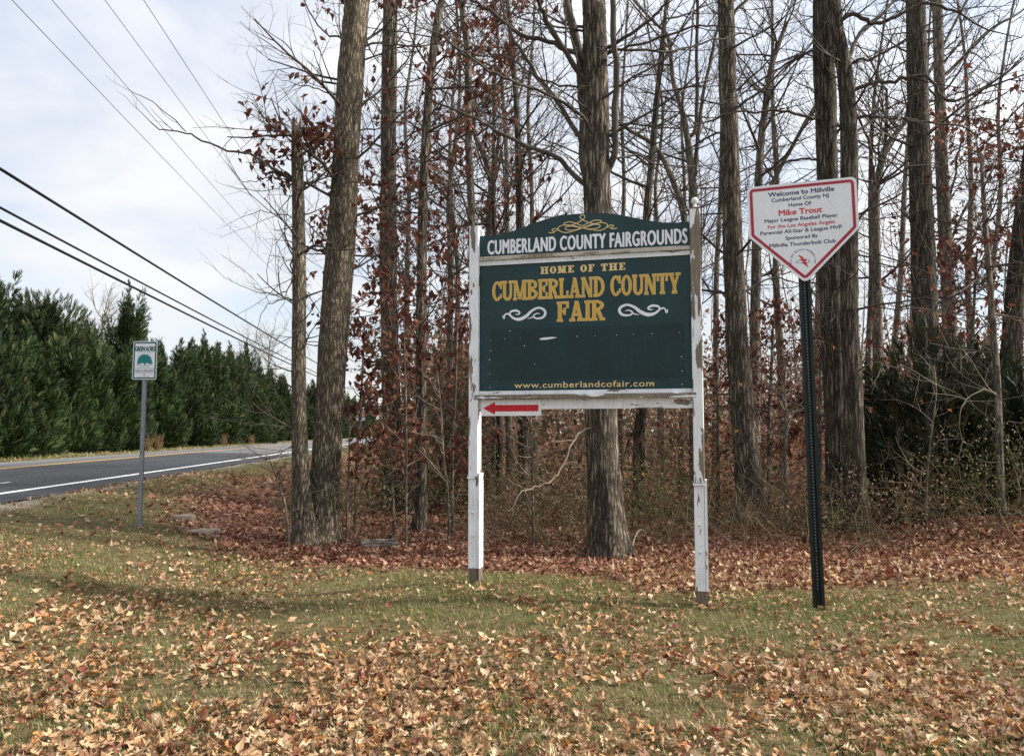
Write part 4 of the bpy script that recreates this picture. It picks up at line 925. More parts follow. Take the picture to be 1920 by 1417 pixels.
# second rank fills the gaps
for i, (Y, k, s) in enumerate([(29, 2, 0.86), (36.5, 1, 1.05), (45.5, 0, 0.95), (55, 2, 0.95), (66, 0, 1.15), (80, 2, 1.05)]):
    x = -20.2 - RD * Y
    e = empty('cypress_tree', (x, Y, gz(x, Y) - 0.22), rnd.uniform(0, 6.28)); e.scale = (s, s, s)
    tag(e, ['cypress whose tip shows behind the left end of the hedge', 'cypress tip showing over the hedge left of the metal signpost', 'cypress behind the hedge just right of the metal signpost', 'cypress behind the tall middle of the hedge', 'cypress behind the hedge where it starts to fall away', 'cypress behind the far end of the hedge'][i], 'tree', 'second rank of cypresses behind the hedge')
    mobj('trunk', variants[k][0], None, e); tag(mobj('crown', variants[k][1], None, e), kind='stuff')
CED = [(0.018, 0.025, 0.012), (0.028, 0.036, 0.016), (0.044, 0.050, 0.023), (0.085, 0.070, 0.040)]
for i, (px, Y, H, W, lab) in enumerate([(1745, 11.2, 2.9, 2.3, 'dark bushy evergreen wrapped round the foot of the tall right oak'), (1845, 11.6, 2.75, 2.2, 'dark evergreen bush behind the crooked young tree'), (1925, 11.0, 2.3, 2.0, 'dark evergreen bush cut by the right edge'), (1680, 11.9, 1.7, 1.5, 'small dark evergreen beside the dark oak pair')]):
    p = U(px, 850, Y); tmh, crn = evergreen('cedar', H, W, 20, 5200, 0.20, CED, (4, 4, 2, 1.0), 300 + i, 0.5, False, 0.14)
    tmh.materials.append(M['mid_bark']); crn.materials.append(M['needle'])
    e = empty('cedar_bush', (p[0], Y, gz(p[0], Y))); tag(e, lab, 'evergreen bush', 'evergreens at the right of the woods')
    mobj('trunk', tmh, None, e); mobj('crown', crn, None, e)

# bare trees and a pine showing over the hedge
def hedge_tree(px, top, Y, label, seed):
    p = U(px, 800, Y); H = U(px, top, Y)[2]; r = random.Random(seed); a = Acc(); base = (p[0], Y, gz(p[0], Y))
    root = empty('bare_tree', base); tag(root, label, 'tree')
    me, P, Q = trunk_mesh([(p[0], Y, base[2] - 0.1), (p[0] + .1, Y, H * 0.3), (p[0], Y + .1, H * 0.6), (p[0] + .1, Y, H * 0.92)], [0.22, 0.16, 0.10, 0.03], base, 10, 0.3, seed)
    mobj('trunk', me, M['mid_bark'], root)
    for i in range(34):
        k = int((0.3 + 0.68 * (i + r.random()) / 34) * len(P)); an = r.uniform(0, 6.283); el = r.uniform(0.4, 1.1)
        grow(a, tuple(P[min(k, len(P) - 1)]), (math.cos(an) * math.cos(el), math.sin(an) * math.cos(el), math.sin(el)), H * r.uniform(0.2, 0.36), 0.045, 0, r, dict(MIDB, dens=[0, 1.8, 2.2, 2.0], len=[3, 1.8, 1.0, .6], rad=[.05, .026, .016, .012]))
    tag(a.build('crown', M['twig_pale'], root, base), kind='stuff')
hedge_tree(182, 566, 52, 'bare round topped tree showing over the hedge, left of the metal signpost', 501)
hedge_tree(500, 620, 90, 'pale bare tree behind the far end of the hedge beside the snag', 502)
hedge_tree(455, 640, 100, 'small bare tree behind the falling far end of the hedge', 503)
px_ = U(75, 800, 42)
tmh, crn = evergreen('pine', 8.6, 6.0, 30, 9000, 0.45, [(0.03, 0.045, 0.018), (0.05, 0.065, 0.025), (0.08, 0.09, 0.04)], (3, 3, 1), 333, 0.35, False, 0.5)
tmh.materials.append(M['mid_bark']); crn.materials.append(M['needle'])
e = empty('pine_tree', (px_[0], 42, gz(px_[0], 42))); tag(e, 'rounded dull green tree top showing behind the left of the hedge', 'tree'); mobj('trunk', tmh, None, e); mobj('crown', crn, None, e)

# ------------------------------------------------------------------ overhead lines and their pole
POLE_XL = -5.6
def wire(label, a, Xl, rad, sag, x_shift=0.0):
    """a = rise over offset as seen along the road"""
    h = 1.4 + a * (-Xl); pts = []; n = 60; Y0, Y1 = -14.0, 50.0
    for i in range(n + 1):
        t = i / n; Y = Y0 + (Y1 - Y0) * t
        pts.append((Xl - RD * Y, Y, h - sag * 4 * t * (1 - t) + sag * 0.9))
    ac = Acc(); ac.tube(pts, [rad] * (n + 1), 6)
    o = ac.build('power_line', M['wire'], None); tag(o, label, 'wire', 'overhead lines beside the road'); return h
wire('uppermost of the three thick black cables at the left', 0.615, -5.4, 0.021, 0.25)
wire('middle one of the three thick black cables', 0.525, -5.5, 0.017, 0.22)
wire('lowest of the three thick black cables at the left', 0.495, -5.55, 0.021, 0.22)
wire('thin wire nearest the thick cables, leftmost at the top edge', 1.034, -6.6, 0.006, 0.30)
wire('second thin wire from the left at the top edge', 1.144, -6.5, 0.006, 0.30)
wire('third thin wire from the left at the top edge', 1.33, -6.0, 0.006, 0.30)
wire('fourth thin wire, closest to the trees at the top edge', 1.51, -5.5, 0.007, 0.30)
for Yp, lab in ((50.0, 'wooden utility pole hidden behind the thick pale oak'), (-14.0, 'wooden utility pole on the verge behind the viewer')):
    x = POLE_XL - RD * Yp; e = empty('utility_pole', (x, Yp, gz(x, Yp))); tag(e, lab, 'utility pole')
    m = Mesh(); m.lathe([(0.16, -0.3), (0.15, 2), (0.125, 6), (0.10, 10.2)], 12); m.build('pole', M['pole_wood'], e)
    for z, x0, x1 in ((9.7, -1.15, 0.5), (8.0, -1.15, 0.3)):
        m = Mesh(); m.box(x0, x1, -0.19, -0.10, z, z + 0.11); m.build('crossarm', M['pole_wood'], e)

# ------------------------------------------------------------------ lettering
def text_mesh(s, width, height, bold=0.0, spacing=1.0, cap_only=True):
    """built-in font, filled outline mesh in the xz plane fitted to width x cap height; origin at left of baseline"""
    cu = bpy.data.curves.new('t', 'FONT'); cu.body = s; cu.space_character = spacing; cu.resolution_u = 4; cu.fill_mode = 'FRONT'
    ob = bpy.data.objects.new('t', cu); COL.objects.link(ob)
    dg = bpy.context.evaluated_depsgraph_get(); me = bpy.data.meshes.new_from_object(ob.evaluated_get(dg))
    cu2 = bpy.data.curves.new('c', 'FONT'); cu2.body = 'H'; ob2 = bpy.data.objects.new('c', cu2); COL.objects.link(ob2)
    dg = bpy.context.evaluated_depsgraph_get(); mh = bpy.data.meshes.new_from_object(ob2.evaluated_get(dg))
    cap = max(v.co.y for v in mh.vertices); b0 = min(v.co.y for v in mh.vertices)
    x0 = min(v.co.x for v in me.vertices); x1 = max(v.co.x for v in me.vertices)
    kx = width / (x1 - x0); kz = height / (cap - b0)
    for v in me.vertices: v.co = ((v.co.x - x0) * kx, 0, (v.co.y - b0) * kz)
    bpy.data.objects.remove(ob); bpy.data.objects.remove(ob2); bpy.data.meshes.remove(mh)
    if not bold: return me
    vs = [tuple(v.co) for v in me.vertices]; fs = [tuple(p.vertices) for p in me.polygons]; m = Mesh(); dx = bold * height * 1.6
    for k, (a, b) in enumerate(((0, 0), (dx, 0), (-dx, 0), (0, dx * 0.7), (0, -dx * 0.7))): m.add([(p[0] + a, -0.00012 * k, p[2] + b) for p in vs], fs)
    bpy.data.meshes.remove(me); return m.mesh('lettering')
def put_text(s, x, z, width, height, y, mat, parent, bold=0.0, rot=0.0, spacing=1.0, label=None):
    me = text_mesh(s, width, height, bold, spacing); o = mobj('lettering', me, mat, parent); o.location = (x, y, z); o.rotation_euler = (0, rot, 0)
    if label: o['label'] = label
    return o

# a small slab-serif alphabet (fat stems, thin joins, square serifs), unit cap height
def offset_poly(p, g):
    n = len(p); out = []
    ar = sum(p[i][0] * p[(i + 1) % n][1] - p[(i + 1) % n][0] * p[i][1] for i in range(n)); sgn = 1 if ar > 0 else -1
    for i in range(n):
        a, b, c = p[i - 1], p[i], p[(i + 1) % n]
        d1 = nrm((b[0] - a[0], b[1] - a[1], 0)); d2 = nrm((c[0] - b[0], c[1] - b[1], 0))
        n1 = (d1[1] * sgn, -d1[0] * sgn); n2 = (d2[1] * sgn, -d2[0] * sgn)
        k = 1 + n1[0] * n2[0] + n1[1] * n2[1]; k = max(k, 0.3)
        out.append((b[0] + g * (n1[0] + n2[0]) / k, b[1] + g * (n1[1] + n2[1]) / k))
    return out
def slab_glyph(ch, t, s, o):
    """list of primitives: ('p', polygon) or ('a', cx, cz, ax, az, tx, tz, a0, a1); returns prims, advance width"""
    P = []; sh = s
    def rect(x0, y0, x1, y1): P.append(('p', [(x0, y0), (x1, y0), (x1, y1), (x0, y1)]))
    def stem(x, w=t, top=True, bot=True, l=o, r=o):
        rect(x, 0, x + w, 1)
        if bot: rect(x - l, 0, x + w + r, sh)
        if top: rect(x - l, 1 - sh, x + w + r, 1)
    def diag(x0, y0, x1, y1, w): P.append(('p', [(x0, y0), (x0 + w, y0), (x1 + w, y1), (x1, y1)]))
    def arc(cx, cz, ax, az, a0, a1, tx=t, tz=s): P.append(('a', cx, cz, ax, az, tx, tz, a0, a1))
    W = 0.62
    if ch == 'I': stem(o); W = t + 2 * o
    elif ch == 'L': stem(o); W = 0.56; rect(o, 0, W, sh); rect(W - s, 0, W, 0.33)
    elif ch in 'EF':
        stem(o); W = 0.58; rect(o, 1 - sh, W, 1); rect(W - s, 0.70, W, 1); rect(o + t, 0.47, 0.42, 0.47 + s); rect(0.42 - s * .8, 0.36, 0.42, 0.67)
        if ch == 'E': rect(o, 0, W, sh); rect(W - s, 0, W, 0.30)
    elif ch == 'H': stem(o); stem(0.62 - t + o); rect(o + t, 0.46, 0.62 - t + o, 0.46 + s); W = 0.62 + 2 * o
    elif ch == 'T': W = 0.62; stem(W / 2 - t / 2, top=False); rect(0, 1 - sh, W, 1); rect(0, 0.66, s, 1); rect(W - s, 0.66, W, 1)
    elif ch == 'N': W = 0.70; stem(o, s * 1.15); stem(W - o - s * 1.15, s * 1.15, bot=False); P.append(('p', [(o, 1), (o + t * 1.1, 1), (W - o, 0), (W - o - t * 1.1, 0)]))
    elif ch == 'M': W = 0.86; stem(o, s * 1.15); stem(W - o - t, t); P.append(('p', [(o, 1), (o + t * 1.05, 1), (W / 2 + t * 0.35, 0.05), (W / 2 - t * 0.5, 0.05)])); P.append(('p', [(W / 2 - t * 0.1, 0.05), (W / 2 + t * 0.35, 0.05), (W - o - t + s, 1), (W - o - t - s * 0.2, 1)]))
    elif ch == 'A': W = 0.72; diag(o * 1.2, 0, W / 2 - t * 0.4, 1, s * 1.1); diag(W - o * 1.2 - t, 0, W / 2 - t * 0.55, 1, t); rect(0.18, 0.27, W - 0.22, 0.27 + s); rect(0, 0, 0.25, sh); rect(W - 0.31, 0, W, sh)
    elif ch == 'Y': W = 0.70; rect(W / 2 - t / 2, 0, W / 2 + t / 2, 0.46); rect(W / 2 - t / 2 - o, 0, W / 2 + t / 2 + o, sh); P.append(('p', [(W / 2 - t / 2, 0.40), (W / 2 + t / 2, 0.40), (o + t, 1), (o, 1)])); P.append(('p', [(W / 2 - t * .05, 0.40), (W / 2 + t / 2, 0.40), (W - o, 1), (W - o - s * 1.1, 1)])); rect(0, 1 - sh, 0.30, 1); rect(W - 0.25, 1 - sh, W, 1)
    elif ch == 'U': W = 0.66; rect(o, 0.28, o + t, 1); rect(W - o - s * 1.2, 0.28, W - o, 1); rect(0, 1 - sh, t + 2 * o, 1); rect(W - 0.22, 1 - sh, W, 1); arc(W / 2, 0.28, W / 2 - o, 0.28, 180, 360)
    elif ch == 'O': W = 0.62; arc(W / 2, 0.5, W / 2, 0.5, 0, 360)
    elif ch == 'C': W = 0.60; arc(W / 2 + .01, 0.5, W / 2 + .01, 0.5, 38, 322); rect(W - s, 0.64, W, 0.99); rect(W - s * 0.7, 0.16, W, 0.32)
    elif ch == 'D': W = 0.66; stem(o, r=0); arc(o + t, 0.5, W - o - t, 0.5, -90, 90)
    elif ch in 'BR':
        W = 0.64; stem(o, r=0 if ch == 'B' else o); arc(o + t, 0.755, W - o - t - 0.03, 0.245, -90, 90, t * 0.95, s)
        if ch == 'B': arc(o + t, 0.255, W - o - t, 0.255, -90, 90, t, s)
        else: P.append(('p', [(o + t + 0.02, 0.55), (o + t + 0.17, 0.55), (W - 0.05, 0.05), (W - 0.05 - t, 0.05)])); rect(W - 0.05 - t, 0, W + 0.02, s)
    return P, W
def slab_text(s, width, height, t=0.155, sf=0.085, o=0.055, gap=0.075, space=0.34, grow_=0.0, depth=0.00016):
    m = Mesh(); x = 0.0; glyphs = []
    for ch in s:
        if ch == ' ': x += space; continue
        P, W = slab_glyph(ch, t, sf, o); glyphs.append((P, x)); x += W + gap
    tot = x - gap; kx = width / tot
    for P, gx in glyphs:
        for i, pr in enumerate(P):
            y = -i * depth
            if pr[0] == 'p':
                q = offset_poly(pr[1], grow_) if grow_ else pr[1]
                q = [((gx + a) * kx, b * height) for a, b in q]
                ar = sum(q[j][0] * q[(j + 1) % len(q)][1] - q[(j + 1) % len(q)][0] * q[j][1] for j in range(len(q)))
                if ar < 0: q = q[::-1]
                m.add([(a, y, b) for a, b in q], [list(range(len(q)))])
            else:
                _, cx, cz, ax, az, tx, tz, a0, a1 = pr; n = max(8, int(abs(a1 - a0) / 9)); vs = []
                e = grow_
                for j in range(n + 1):
                    an = R(a0 + (a1 - a0) * j / n); c_, s_ = math.cos(an), math.sin(an)
                    vs.append(((gx + cx + (ax + e) * c_) * kx, y, (cz + (az + e) * s_) * height)); vs.append(((gx + cx + (ax - tx - e) * c_) * kx, y, (cz + (az - tz - e) * s_) * height))
                m.add(vs, [(2 * j, 2 * j + 2, 2 * j + 3, 2 * j + 1) for j in range(n)])
    return m

# ------------------------------------------------------------------ the fairgrounds sign
YAW = R(14.0); S0 = Vector(U(1310, 811, 6.45)); S0.z = 0.0
ex = Vector((math.cos(YAW), -math.sin(YAW), 0)); en = Vector((-math.sin(YAW), -math.cos(YAW), 0))
def on_plane(px, py, o=S0, e=ex, n=en, off=0.0):
    d = Vector(U(px, py, 1.0)) - Vector((0, 0, CAM_H)); c = Vector((0, 0, CAM_H))
    q = o + n * off; k = (q - c).dot(n) / d.dot(n); p = c + d * k
    return ((p - o).dot(e), p.z - o.z)
sign = empty('fairgrounds_sign', S0, -YAW)
tag(sign, 'large dark green fairgrounds sign between two peeling white posts', 'sign')
S = lambda px, py: on_plane(px, py, off=0.03)
zg_l, xl_post = None, S(888, 800)[0]
pl = S0 + ex * xl_post; gl, gr_ = gz(pl.x, pl.y), gz(S0.x, S0.y)
FY = -0.045                                    # front face of the posts (towards the viewer is -y)
PW = 0.087; PD = 0.115
def post(xc, top, ground, step, mat_top, right):
    m = Mesh(); m.box(xc - PW / 2, xc + PW / 2, FY, FY + PD, step + 0.002, top, 0.006)
    p = m.build('post', mat_top, sign)
    b = Mesh(); b.box(xc - PW / 2 - 0.002, xc + PW / 2 - 0.006, FY + 0.009, FY + PD - 0.004, ground + 0.125, step - 0.02, 0.004); lo = b.build('post_sleeve', M['paint_low'], sign)
    lg = Mesh(); lg.box(xc - PW / 2 - 0.008, xc + PW / 2 - 0.004, FY - 0.005, FY + PD - 0.01, step - 0.018, step, 0.0); lg.build('post_ledge', M['paint_low'], sign)
    sb = Mesh(); sb.box(xc + PW / 2 - 0.004, xc + PW / 2 + 0.016, FY + 0.004, FY + PD + 0.01, ground + 0.125, step + 0.03); sb.build('side_board', M['paint_low'], sign)
    w = Mesh(); w.box(xc - PW / 2 + 0.002, xc + PW / 2 - 0.008, FY + 0.012, FY + PD - 0.006, ground - 0.25, ground + 0.123, 0.004); w.box(xc + PW / 2 - 0.002, xc + PW / 2 + 0.013, FY + 0.008, FY + PD + 0.006, ground - 0.2, ground + 0.122); w.build('post_foot', M['raw_wood'], sign)
    for dz, rr in ((0.34, 0.0115), (0.22, 0.0115)):
        bo = Mesh(); bo.lathe([(rr, 0), (rr, 0.004), (rr * 0.75, 0.009), (rr * 0.3, 0.0115)], 12); o = bo.build('bolt', M['bolt'], sign); o.rotation_euler = (R(90), 0, 0); o.location = (xc - 0.004, FY + 0.009, ground + (step - ground) * (0.66 if dz > 0.3 else 0.44))
    nl = Mesh()
    for q in range(6): nl.disc(xc - 0.004 + rnd.uniform(-0.012, 0.012), ground + (step - ground) * (0.25 + 0.12 * q), 0.0028, FY + 0.0075, 0.003, 8)
    tag(nl.build('nail_heads', M['raw_wood'], sign), kind='stuff')
    return p
zl_top, zr_top = S(892, 424)[1], S(1310, 391)[1]
post(xl_post, zl_top, gl, S(884, 893)[1], M['paint_post'], False)
post(0.0, zr_top, gr_, S(1322, 906)[1], M['paint_post_r'], True)
cap = Mesh(); cap.box(-0.047, 0.047, FY - 0.004, FY + 0.085, zr_top + 0.001, zr_top + 0.010); cap.build('post_cap', M['raw_wood'], sign)
fin = Mesh(); fin.lathe([(0.022, 0), (0.024, 0.012), (0.013, 0.022), (0.013, 0.036)] + [(0.030 * math.sin(R(a)), 0.066 - 0.030 * math.cos(R(a))) for a in range(26, 180, 14)] + [(0.002, 0.096)], 18, (0, 0, 0)); f_ = fin.build('ball_finial', M['paint_low'], sign); f_.location = (0.0, FY + 0.042, zr_top + 0.010)

PL, PR = xl_post + PW / 2 + 0.001, -PW / 2 - 0.001       # clear width between the posts
BY = 0.0                                               # front face of the boards
def zrow(pxl, pyl, pxr, pyr): return (S(pxl, pyl)[1] + S(pxr, pyr)[1]) / 2
z_main1, z_main0 = zrow(900, 500, 1297, 474), zrow(899, 733, 1302, 728)
z_s2 = zrow(900, 489, 1297, 467); z_s1 = zrow(900, 482, 1297, 458.5)
z_b1 = zrow(899, 740, 1302, 736); z_b2 = zrow(899, 748, 1302, 745); z_b3 = zrow(1014, 767, 1306, 764)
pm = Mesh(); pm.box(PL, PR, BY, BY + 0.02, z_main0 + 0.001, z_main1 - 0.001); pm.build('main_panel', M['green_board'], sign)
# arched header board
crv = [(902, 441), (925, 440), (950, 435), (980, 425), (1005, 415), (1030, 407), (1055, 402), (1080, 399.5), (1105, 398), (1130, 398), (1160, 401), (1185, 406), (1210, 411), (1235, 415), (1265, 416), (1298, 414)]
cp = [S(*q) for q in crv]
out = [(PL, z_s1 + 0.001)] + [(PR, z_s1 + 0.001)] + [(PR, cp[-1][1])] + [q for q in cp[-2:0:-1]] + [(PL, cp[0][1])]
hb = Mesh(); hb.prism(out, BY - 0.002, BY + 0.02); hb.build('header_board', M['green_board'], sign)
r1 = Mesh(); r1.box(PL, PR, BY - 0.028, BY + 0.018, z_s2 + 0.001, z_s1 - 0.001, 0.0); r1.build('upper_moulding', M['paint_strip'], sign)
r2 = Mesh(); r2.box(PL, PR, BY - 0.012, BY + 0.016, z_main1, z_s2 - 0.001); r2.build('upper_rail', M['paint_rail'], sign)
r3 = Mesh(); r3.box(PL, PR, BY - 0.014, BY + 0.018, z_b1 + 0.001, z_main0); r3.build('lower_rail', M['paint_rail'], sign)
r4 = Mesh(); r4.box(PL - 0.035, PR + 0.03, BY - 0.052, BY + 0.016, z_b2 + 0.001, z_b1 - 0.001); r4.build('lower_moulding', M['paint_worn'], sign)
r5 = Mesh(); r5.box(PL, PR, BY - 0.008, BY + 0.014, z_b3, z_b2 - 0.001); r5.build('bottom_board', M['paint_rail'], sign)
sl_ = Mesh(); sl_.box(PL + 0.001, PL + 0.022, BY + 0.021, BY + 0.06, z_b3, zl_top - 0.02); sl_.build('back_batten', M['paint_low'], sign)
sl_ = Mesh(); sl_.box(PR - 0.022, PR - 0.001, BY + 0.021, BY + 0.06, z_b3, zl_top - 0.02); sl_.build('back_batten', M['paint_low'], sign)
# darker field left by a removed notice board
x0, x1 = S(917, 660)[0], S(1283, 660)[0]; zt, zb_ = zrow(917, 616, 1283, 605), zrow(917, 712, 1283, 706)
pp = Mesh(); pp.box(x0, x1, BY - 0.0015, BY - 0.0003, zb_, zt); pp.build('faded_field', M['green_patch'], sign)
# lettering of the sign
TY = BY - 0.004
def row_box(l, r_):   # (x, ytop, ybottom) at both ends
    a, b = S(l[0], l[2]), S(r_[0], r_[2]); c, d = S(l[0], l[1]), S(r_[0], r_[1])
    return a[0], (a[1] + b[1]) / 2, b[0] - a[0], ((c[1] - a[1]) + (d[1] - b[1])) / 2
x, z, w, h = row_box((913.4, 450, 476.5), (1288, 427.5, 453.5)); put_text('CUMBERLAND COUNTY FAIRGROUNDS', x, z, w, h, TY, M['white_letter'], sign, 0.024, 0, 1.10)
def slab_line(s, box, face, edge=None, **kw):
    x, z, w, h = box
    if edge:
        e = slab_text(s, w, h, grow_=0.030, **kw).build('letter_outline', edge, sign); e.location = (x, TY + 0.0012, z)
    o = slab_text(s, w, h, **kw).build('lettering', face, sign); o.location = (x, TY - 0.0006, z)
slab_line('HOME OF THE', row_box((1012, 500.5, 514), (1171.5, 490, 504)), M['cream'], None, t=0.23, sf=0.12, o=0.09, gap=0.10, space=0.5)
slab_line('CUMBERLAND COUNTY', row_box((922, 530, 565), (1275.5, 508.5, 546)), M['gold'], M['cream'])
slab_line('FAIR', row_box((1044, 565.5, 602), (1132, 562.5, 598.5)), M['gold'], M['cream'])
x, z, w, h = row_box((963, 719.5, 729), (1226, 712, 721.5)); put_text('www.cumberlandcofair.com', x, z, w, h * 1.15, TY, M['cream'], sign, 0.012, 0, 1.08)
def stroke(pts, wid, y, mat, name, n=7):
    C = catmull(pts, n); m = Mesh()
    ws = np.interp(np.linspace(0, 1, len(C)), np.linspace(0, 1, len(wid)), wid)
    m.ribbon(C, list(ws), y); return m
# white scrolls left and right of the word below
def scroll(cx, cz, sx, sz, mirror):
    m = Mesh(); f = -1 if mirror else 1
    def T(p): return (cx + f * p[0] * sx, cz + p[1] * sz)
    a = [(-0.50, -0.05), (-0.47, -0.30), (-0.44, 0.02), (-0.36, 0.05), (-0.24, -0.32), (-0.10, -0.42), (0.05, -0.18), (0.18, 0.25), (0.33, 0.48), (0.46, 0.30), (0.49, -0.05), (0.42, -0.36), (0.28, -0.40), (0.22, -0.18), (0.30, 0.02), (0.37, -0.05)]
    b = [(-0.34, 0.00), (-0.30, 0.26), (-0.18, 0.32), (-0.10, 0.14), (-0.14, -0.02), (-0.20, 0.04)]
    c_ = [(0.24, -0.24), (0.16, -0.34), (0.08, -0.42)]
    y = TY
    for k, (q, wd) in enumerate(((a, (0.03, 0.06, 0.05, 0.06, 0.08, 0.12, 0.12, 0.09, 0.07, 0.09, 0.10, 0.08, 0.06, 0.05, 0.04, 0.02)), (b, (0.05, 0.07, 0.08, 0.06, 0.04, 0.02)), (c_, (0.05, 0.04, 0.01)))):
        C = catmull([T(p) for p in q], 6); ws = np.interp(np.linspace(0, 1, len(C)), np.linspace(0, 1, len(wd)), wd) * sx * 0.62
        m.ribbon(C if not mirror else C, list(ws), y - k * 0.0003)
    return m
for l, r_, mir in (((941, 588), (1022, 588), False), ((1160, 580), (1252, 580), True)):
    a, b = S(*l), S(*r_); hh = abs(S(l[0], l[1] - 11)[1] - S(l[0], l[1] + 11)[1])
    scroll((a[0] + b[0]) / 2, (a[1] + b[1]) / 2, b[0] - a[0], hh, mir).build('scroll_ornament', M['white_letter'], sign)
# gold knot of loops on the header
m = Mesh(); c0 = S(1091.5, 424); sx = S(1157, 424)[0] - S(1028, 424)[0]; sz = S(1091, 403)[1] - S(1091, 432)[1]
def K(p): return (c0[0] + p[0] * sx, c0[1] + p[1] * sz + 0.004)
loops = [
    [(0, 0.02), (-0.10, 0.22), (-0.18, 0.34), (-0.27, 0.28), (-0.24, 0.14), (-0.14, 0.14), (0, 0.42), (0.035, 0.62), (0, 0.74), (-0.035, 0.62), (0, 0.42), (0.14, 0.14), (0.24, 0.14), (0.27, 0.28), (0.18, 0.34), (0.10, 0.22), (0, 0.02)],
    [(0, -0.12), (-0.12, -0.26), (-0.24, -0.34), (-0.33, -0.22), (-0.36, 0.0), (-0.28, 0.16), (-0.14, 0.08), (0.02, -0.12), (0.14, -0.22), (0.24, -0.14), (0.25, 0.0), (0.18, 0.07), (0.08, -0.02), (-0.06, -0.2), (-0.16, -0.30)],
    [(0, -0.12), (0.12, -0.26), (0.24, -0.34), (0.33, -0.22), (0.36, 0.0), (0.28, 0.16), (0.14, 0.08), (-0.02, -0.12), (-0.14, -0.22), (-0.24, -0.14), (-0.25, 0.0), (-0.18, 0.07), (-0.08, -0.02), (0.06, -0.2), (0.16, -0.30)],
    [(-0.35, -0.18), (-0.40, -0.04), (-0.45, -0.10), (-0.42, -0.22), (-0.38, -0.16), (-0.44, -0.30), (-0.50, -0.26)], [(0.35, -0.18), (0.40, -0.04), (0.45, -0.10), (0.42, -0.22), (0.38, -0.16), (0.44, -0.30), (0.50, -0.26)]]
for k, q in enumerate(loops):
    C = catmull([K(p) for p in q], 6); m.ribbon(C, [0.0075] * len(C), TY - 0.0025 - 0.0004 * k)
m.build('gold_knot_ornament', M['cream'], sign)
# nail holes and a chip of bare board on the dark field
fl = Mesh()
for (px, py) in [(918, 637), (945, 635), (974, 634), (955, 620), (982, 648), (1081, 630), (1115, 629), (1155.5, 627), (1187, 626), (1222, 625), (1273, 623), (916.5, 674), (916.5, 700), (917, 726), (918.5, 657), (1278, 668), (1278.5, 695), (1279, 720), (1222, 719), (1097, 721), (1001, 682)]:
    a = S(px, py); fl.disc(a[0], a[1], rnd.uniform(0.0026, 0.0044), BY - 0.0045, 0.002, 7)
a = [S(1010, 634), S(1019, 632), S(1034, 631), S(1044, 632), (S(1034, 634.5)), S(1022, 636.5), S(1012, 636.5)]
fl.prism(a[::-1], BY - 0.0045, BY - 0.0025); tag(fl.build('paint_chips', M['white_letter'], sign), kind='stuff')
# arrow board
a, b = S(903, 751), S(1014, 779); ab = Mesh(); ab.box(a[0] - 0.008, b[0], BY - 0.016, BY - 0.0085, b[1], z_b2 - 0.004); ar_ = ab.build('arrow_board', M['arrow_sheet'], sign)
tp, bs, en_ = S(905, 764), S(927.5, 764), S(1009, 763); hz_ = abs(S(927, 752)[1] - S(927, 776)[1]) / 2; sz_ = hz_ * 0.50; zc = (a[1] + b[1]) / 2
aw = Mesh(); aw.prism([(tp[0], zc), (bs[0], zc - hz_), (bs[0], zc - sz_), (en_[0], zc - sz_), (en_[0], zc + sz_), (bs[0], zc + sz_), (bs[0], zc + hz_)], BY - 0.0175, BY - 0.0162); aw.build('red_arrow', M['red_paint'], ar_)

# ------------------------------------------------------------------ the home plate welcome sign
HY = R(15.5); H0 = Vector(U(1536, 1132, 6.36)); H0.z = gz(H0.x, H0.y)
hx = Vector((math.cos(HY), -math.sin(HY), 0)); hn = Vector((-math.sin(HY), -math.cos(HY), 0))
hs = empty('welcome_sign', H0, -HY); tag(hs, 'white home plate shaped welcome sign with red border on black post', 'sign')
HP = lambda px, py: on_plane(px, py, H0, hx, hn, 0.045)
top_ = HP(1503, 380); foot = HP(1536.5, 1134)
lean = math.atan2(top_[0] - foot[0], top_[1] - foot[1])
# perforated U channel post, built upright then leaned
Lp = math.hypot(top_[0] - foot[0], top_[1] - foot[1]) + 0.1
u = Mesh(); pw = 0.047
prof_ = [(-pw, 0.0), (-pw, 0.004), (-0.026, 0.004), (-0.018, 0.030), (0.018, 0.030), (0.026, 0.004), (pw, 0.004), (pw, 0.0), (0.022, 0.0), (0.015, 0.026), (-0.015, 0.026), (-0.022, 0.0)]
u.prism(prof_[::-1], -0.3, Lp, axis='z'); po = u.build('post', M['black_steel'], hs); po.location = (foot[0], -0.012, 0); po.rotation_euler = (0, lean, 0)
ho = Mesh(); zz_ = 0.16
while zz_ < Lp - 0.05:
    if not (0.42 < zz_ < 0.445): ho.disc(0, zz_, 0.0048, 0.0246, 0.001, 8)
    zz_ += 0.0254
hob = ho.build('punched_holes', M['hole'], po); hob['kind'] = 'stuff'
HYF = -0.045
def rounded(poly, rad, n=6):
    out = []; N_ = len(poly)
    for i in range(N_):
        p0, p1, p2 = Vector(poly[i - 1]), Vector(poly[i]), Vector(poly[(i + 1) % N_]); d1 = (p0 - p1).normalized(); d2 = (p2 - p1).normalized()
        ang = math.acos(max(-1, min(1, d1.dot(d2)))); t = min(rad / math.tan(ang / 2), (p0 - p1).length * .45, (p2 - p1).length * .45); rr = t * math.tan(ang / 2)
        c = p1 + (d1 + d2).normalized() * (rr / math.sin(ang / 2)); a0 = (p1 + d1 * t) - c; a1 = (p1 + d2 * t) - c
        s0 = math.atan2(a0.y, a0.x); s1 = math.atan2(a1.y, a1.x); ds = (s1 - s0 + math.pi) % (2 * math.pi) - math.pi
        for k in range(n + 1): out.append((c.x + rr * math.cos(s0 + ds * k / n), c.y + rr * math.sin(s0 + ds * k / n)))
    return out
raw = [HP(1400, 352), HP(1605.5, 331), HP(1609, 425), HP(1506, 531), HP(1401.5, 448)]
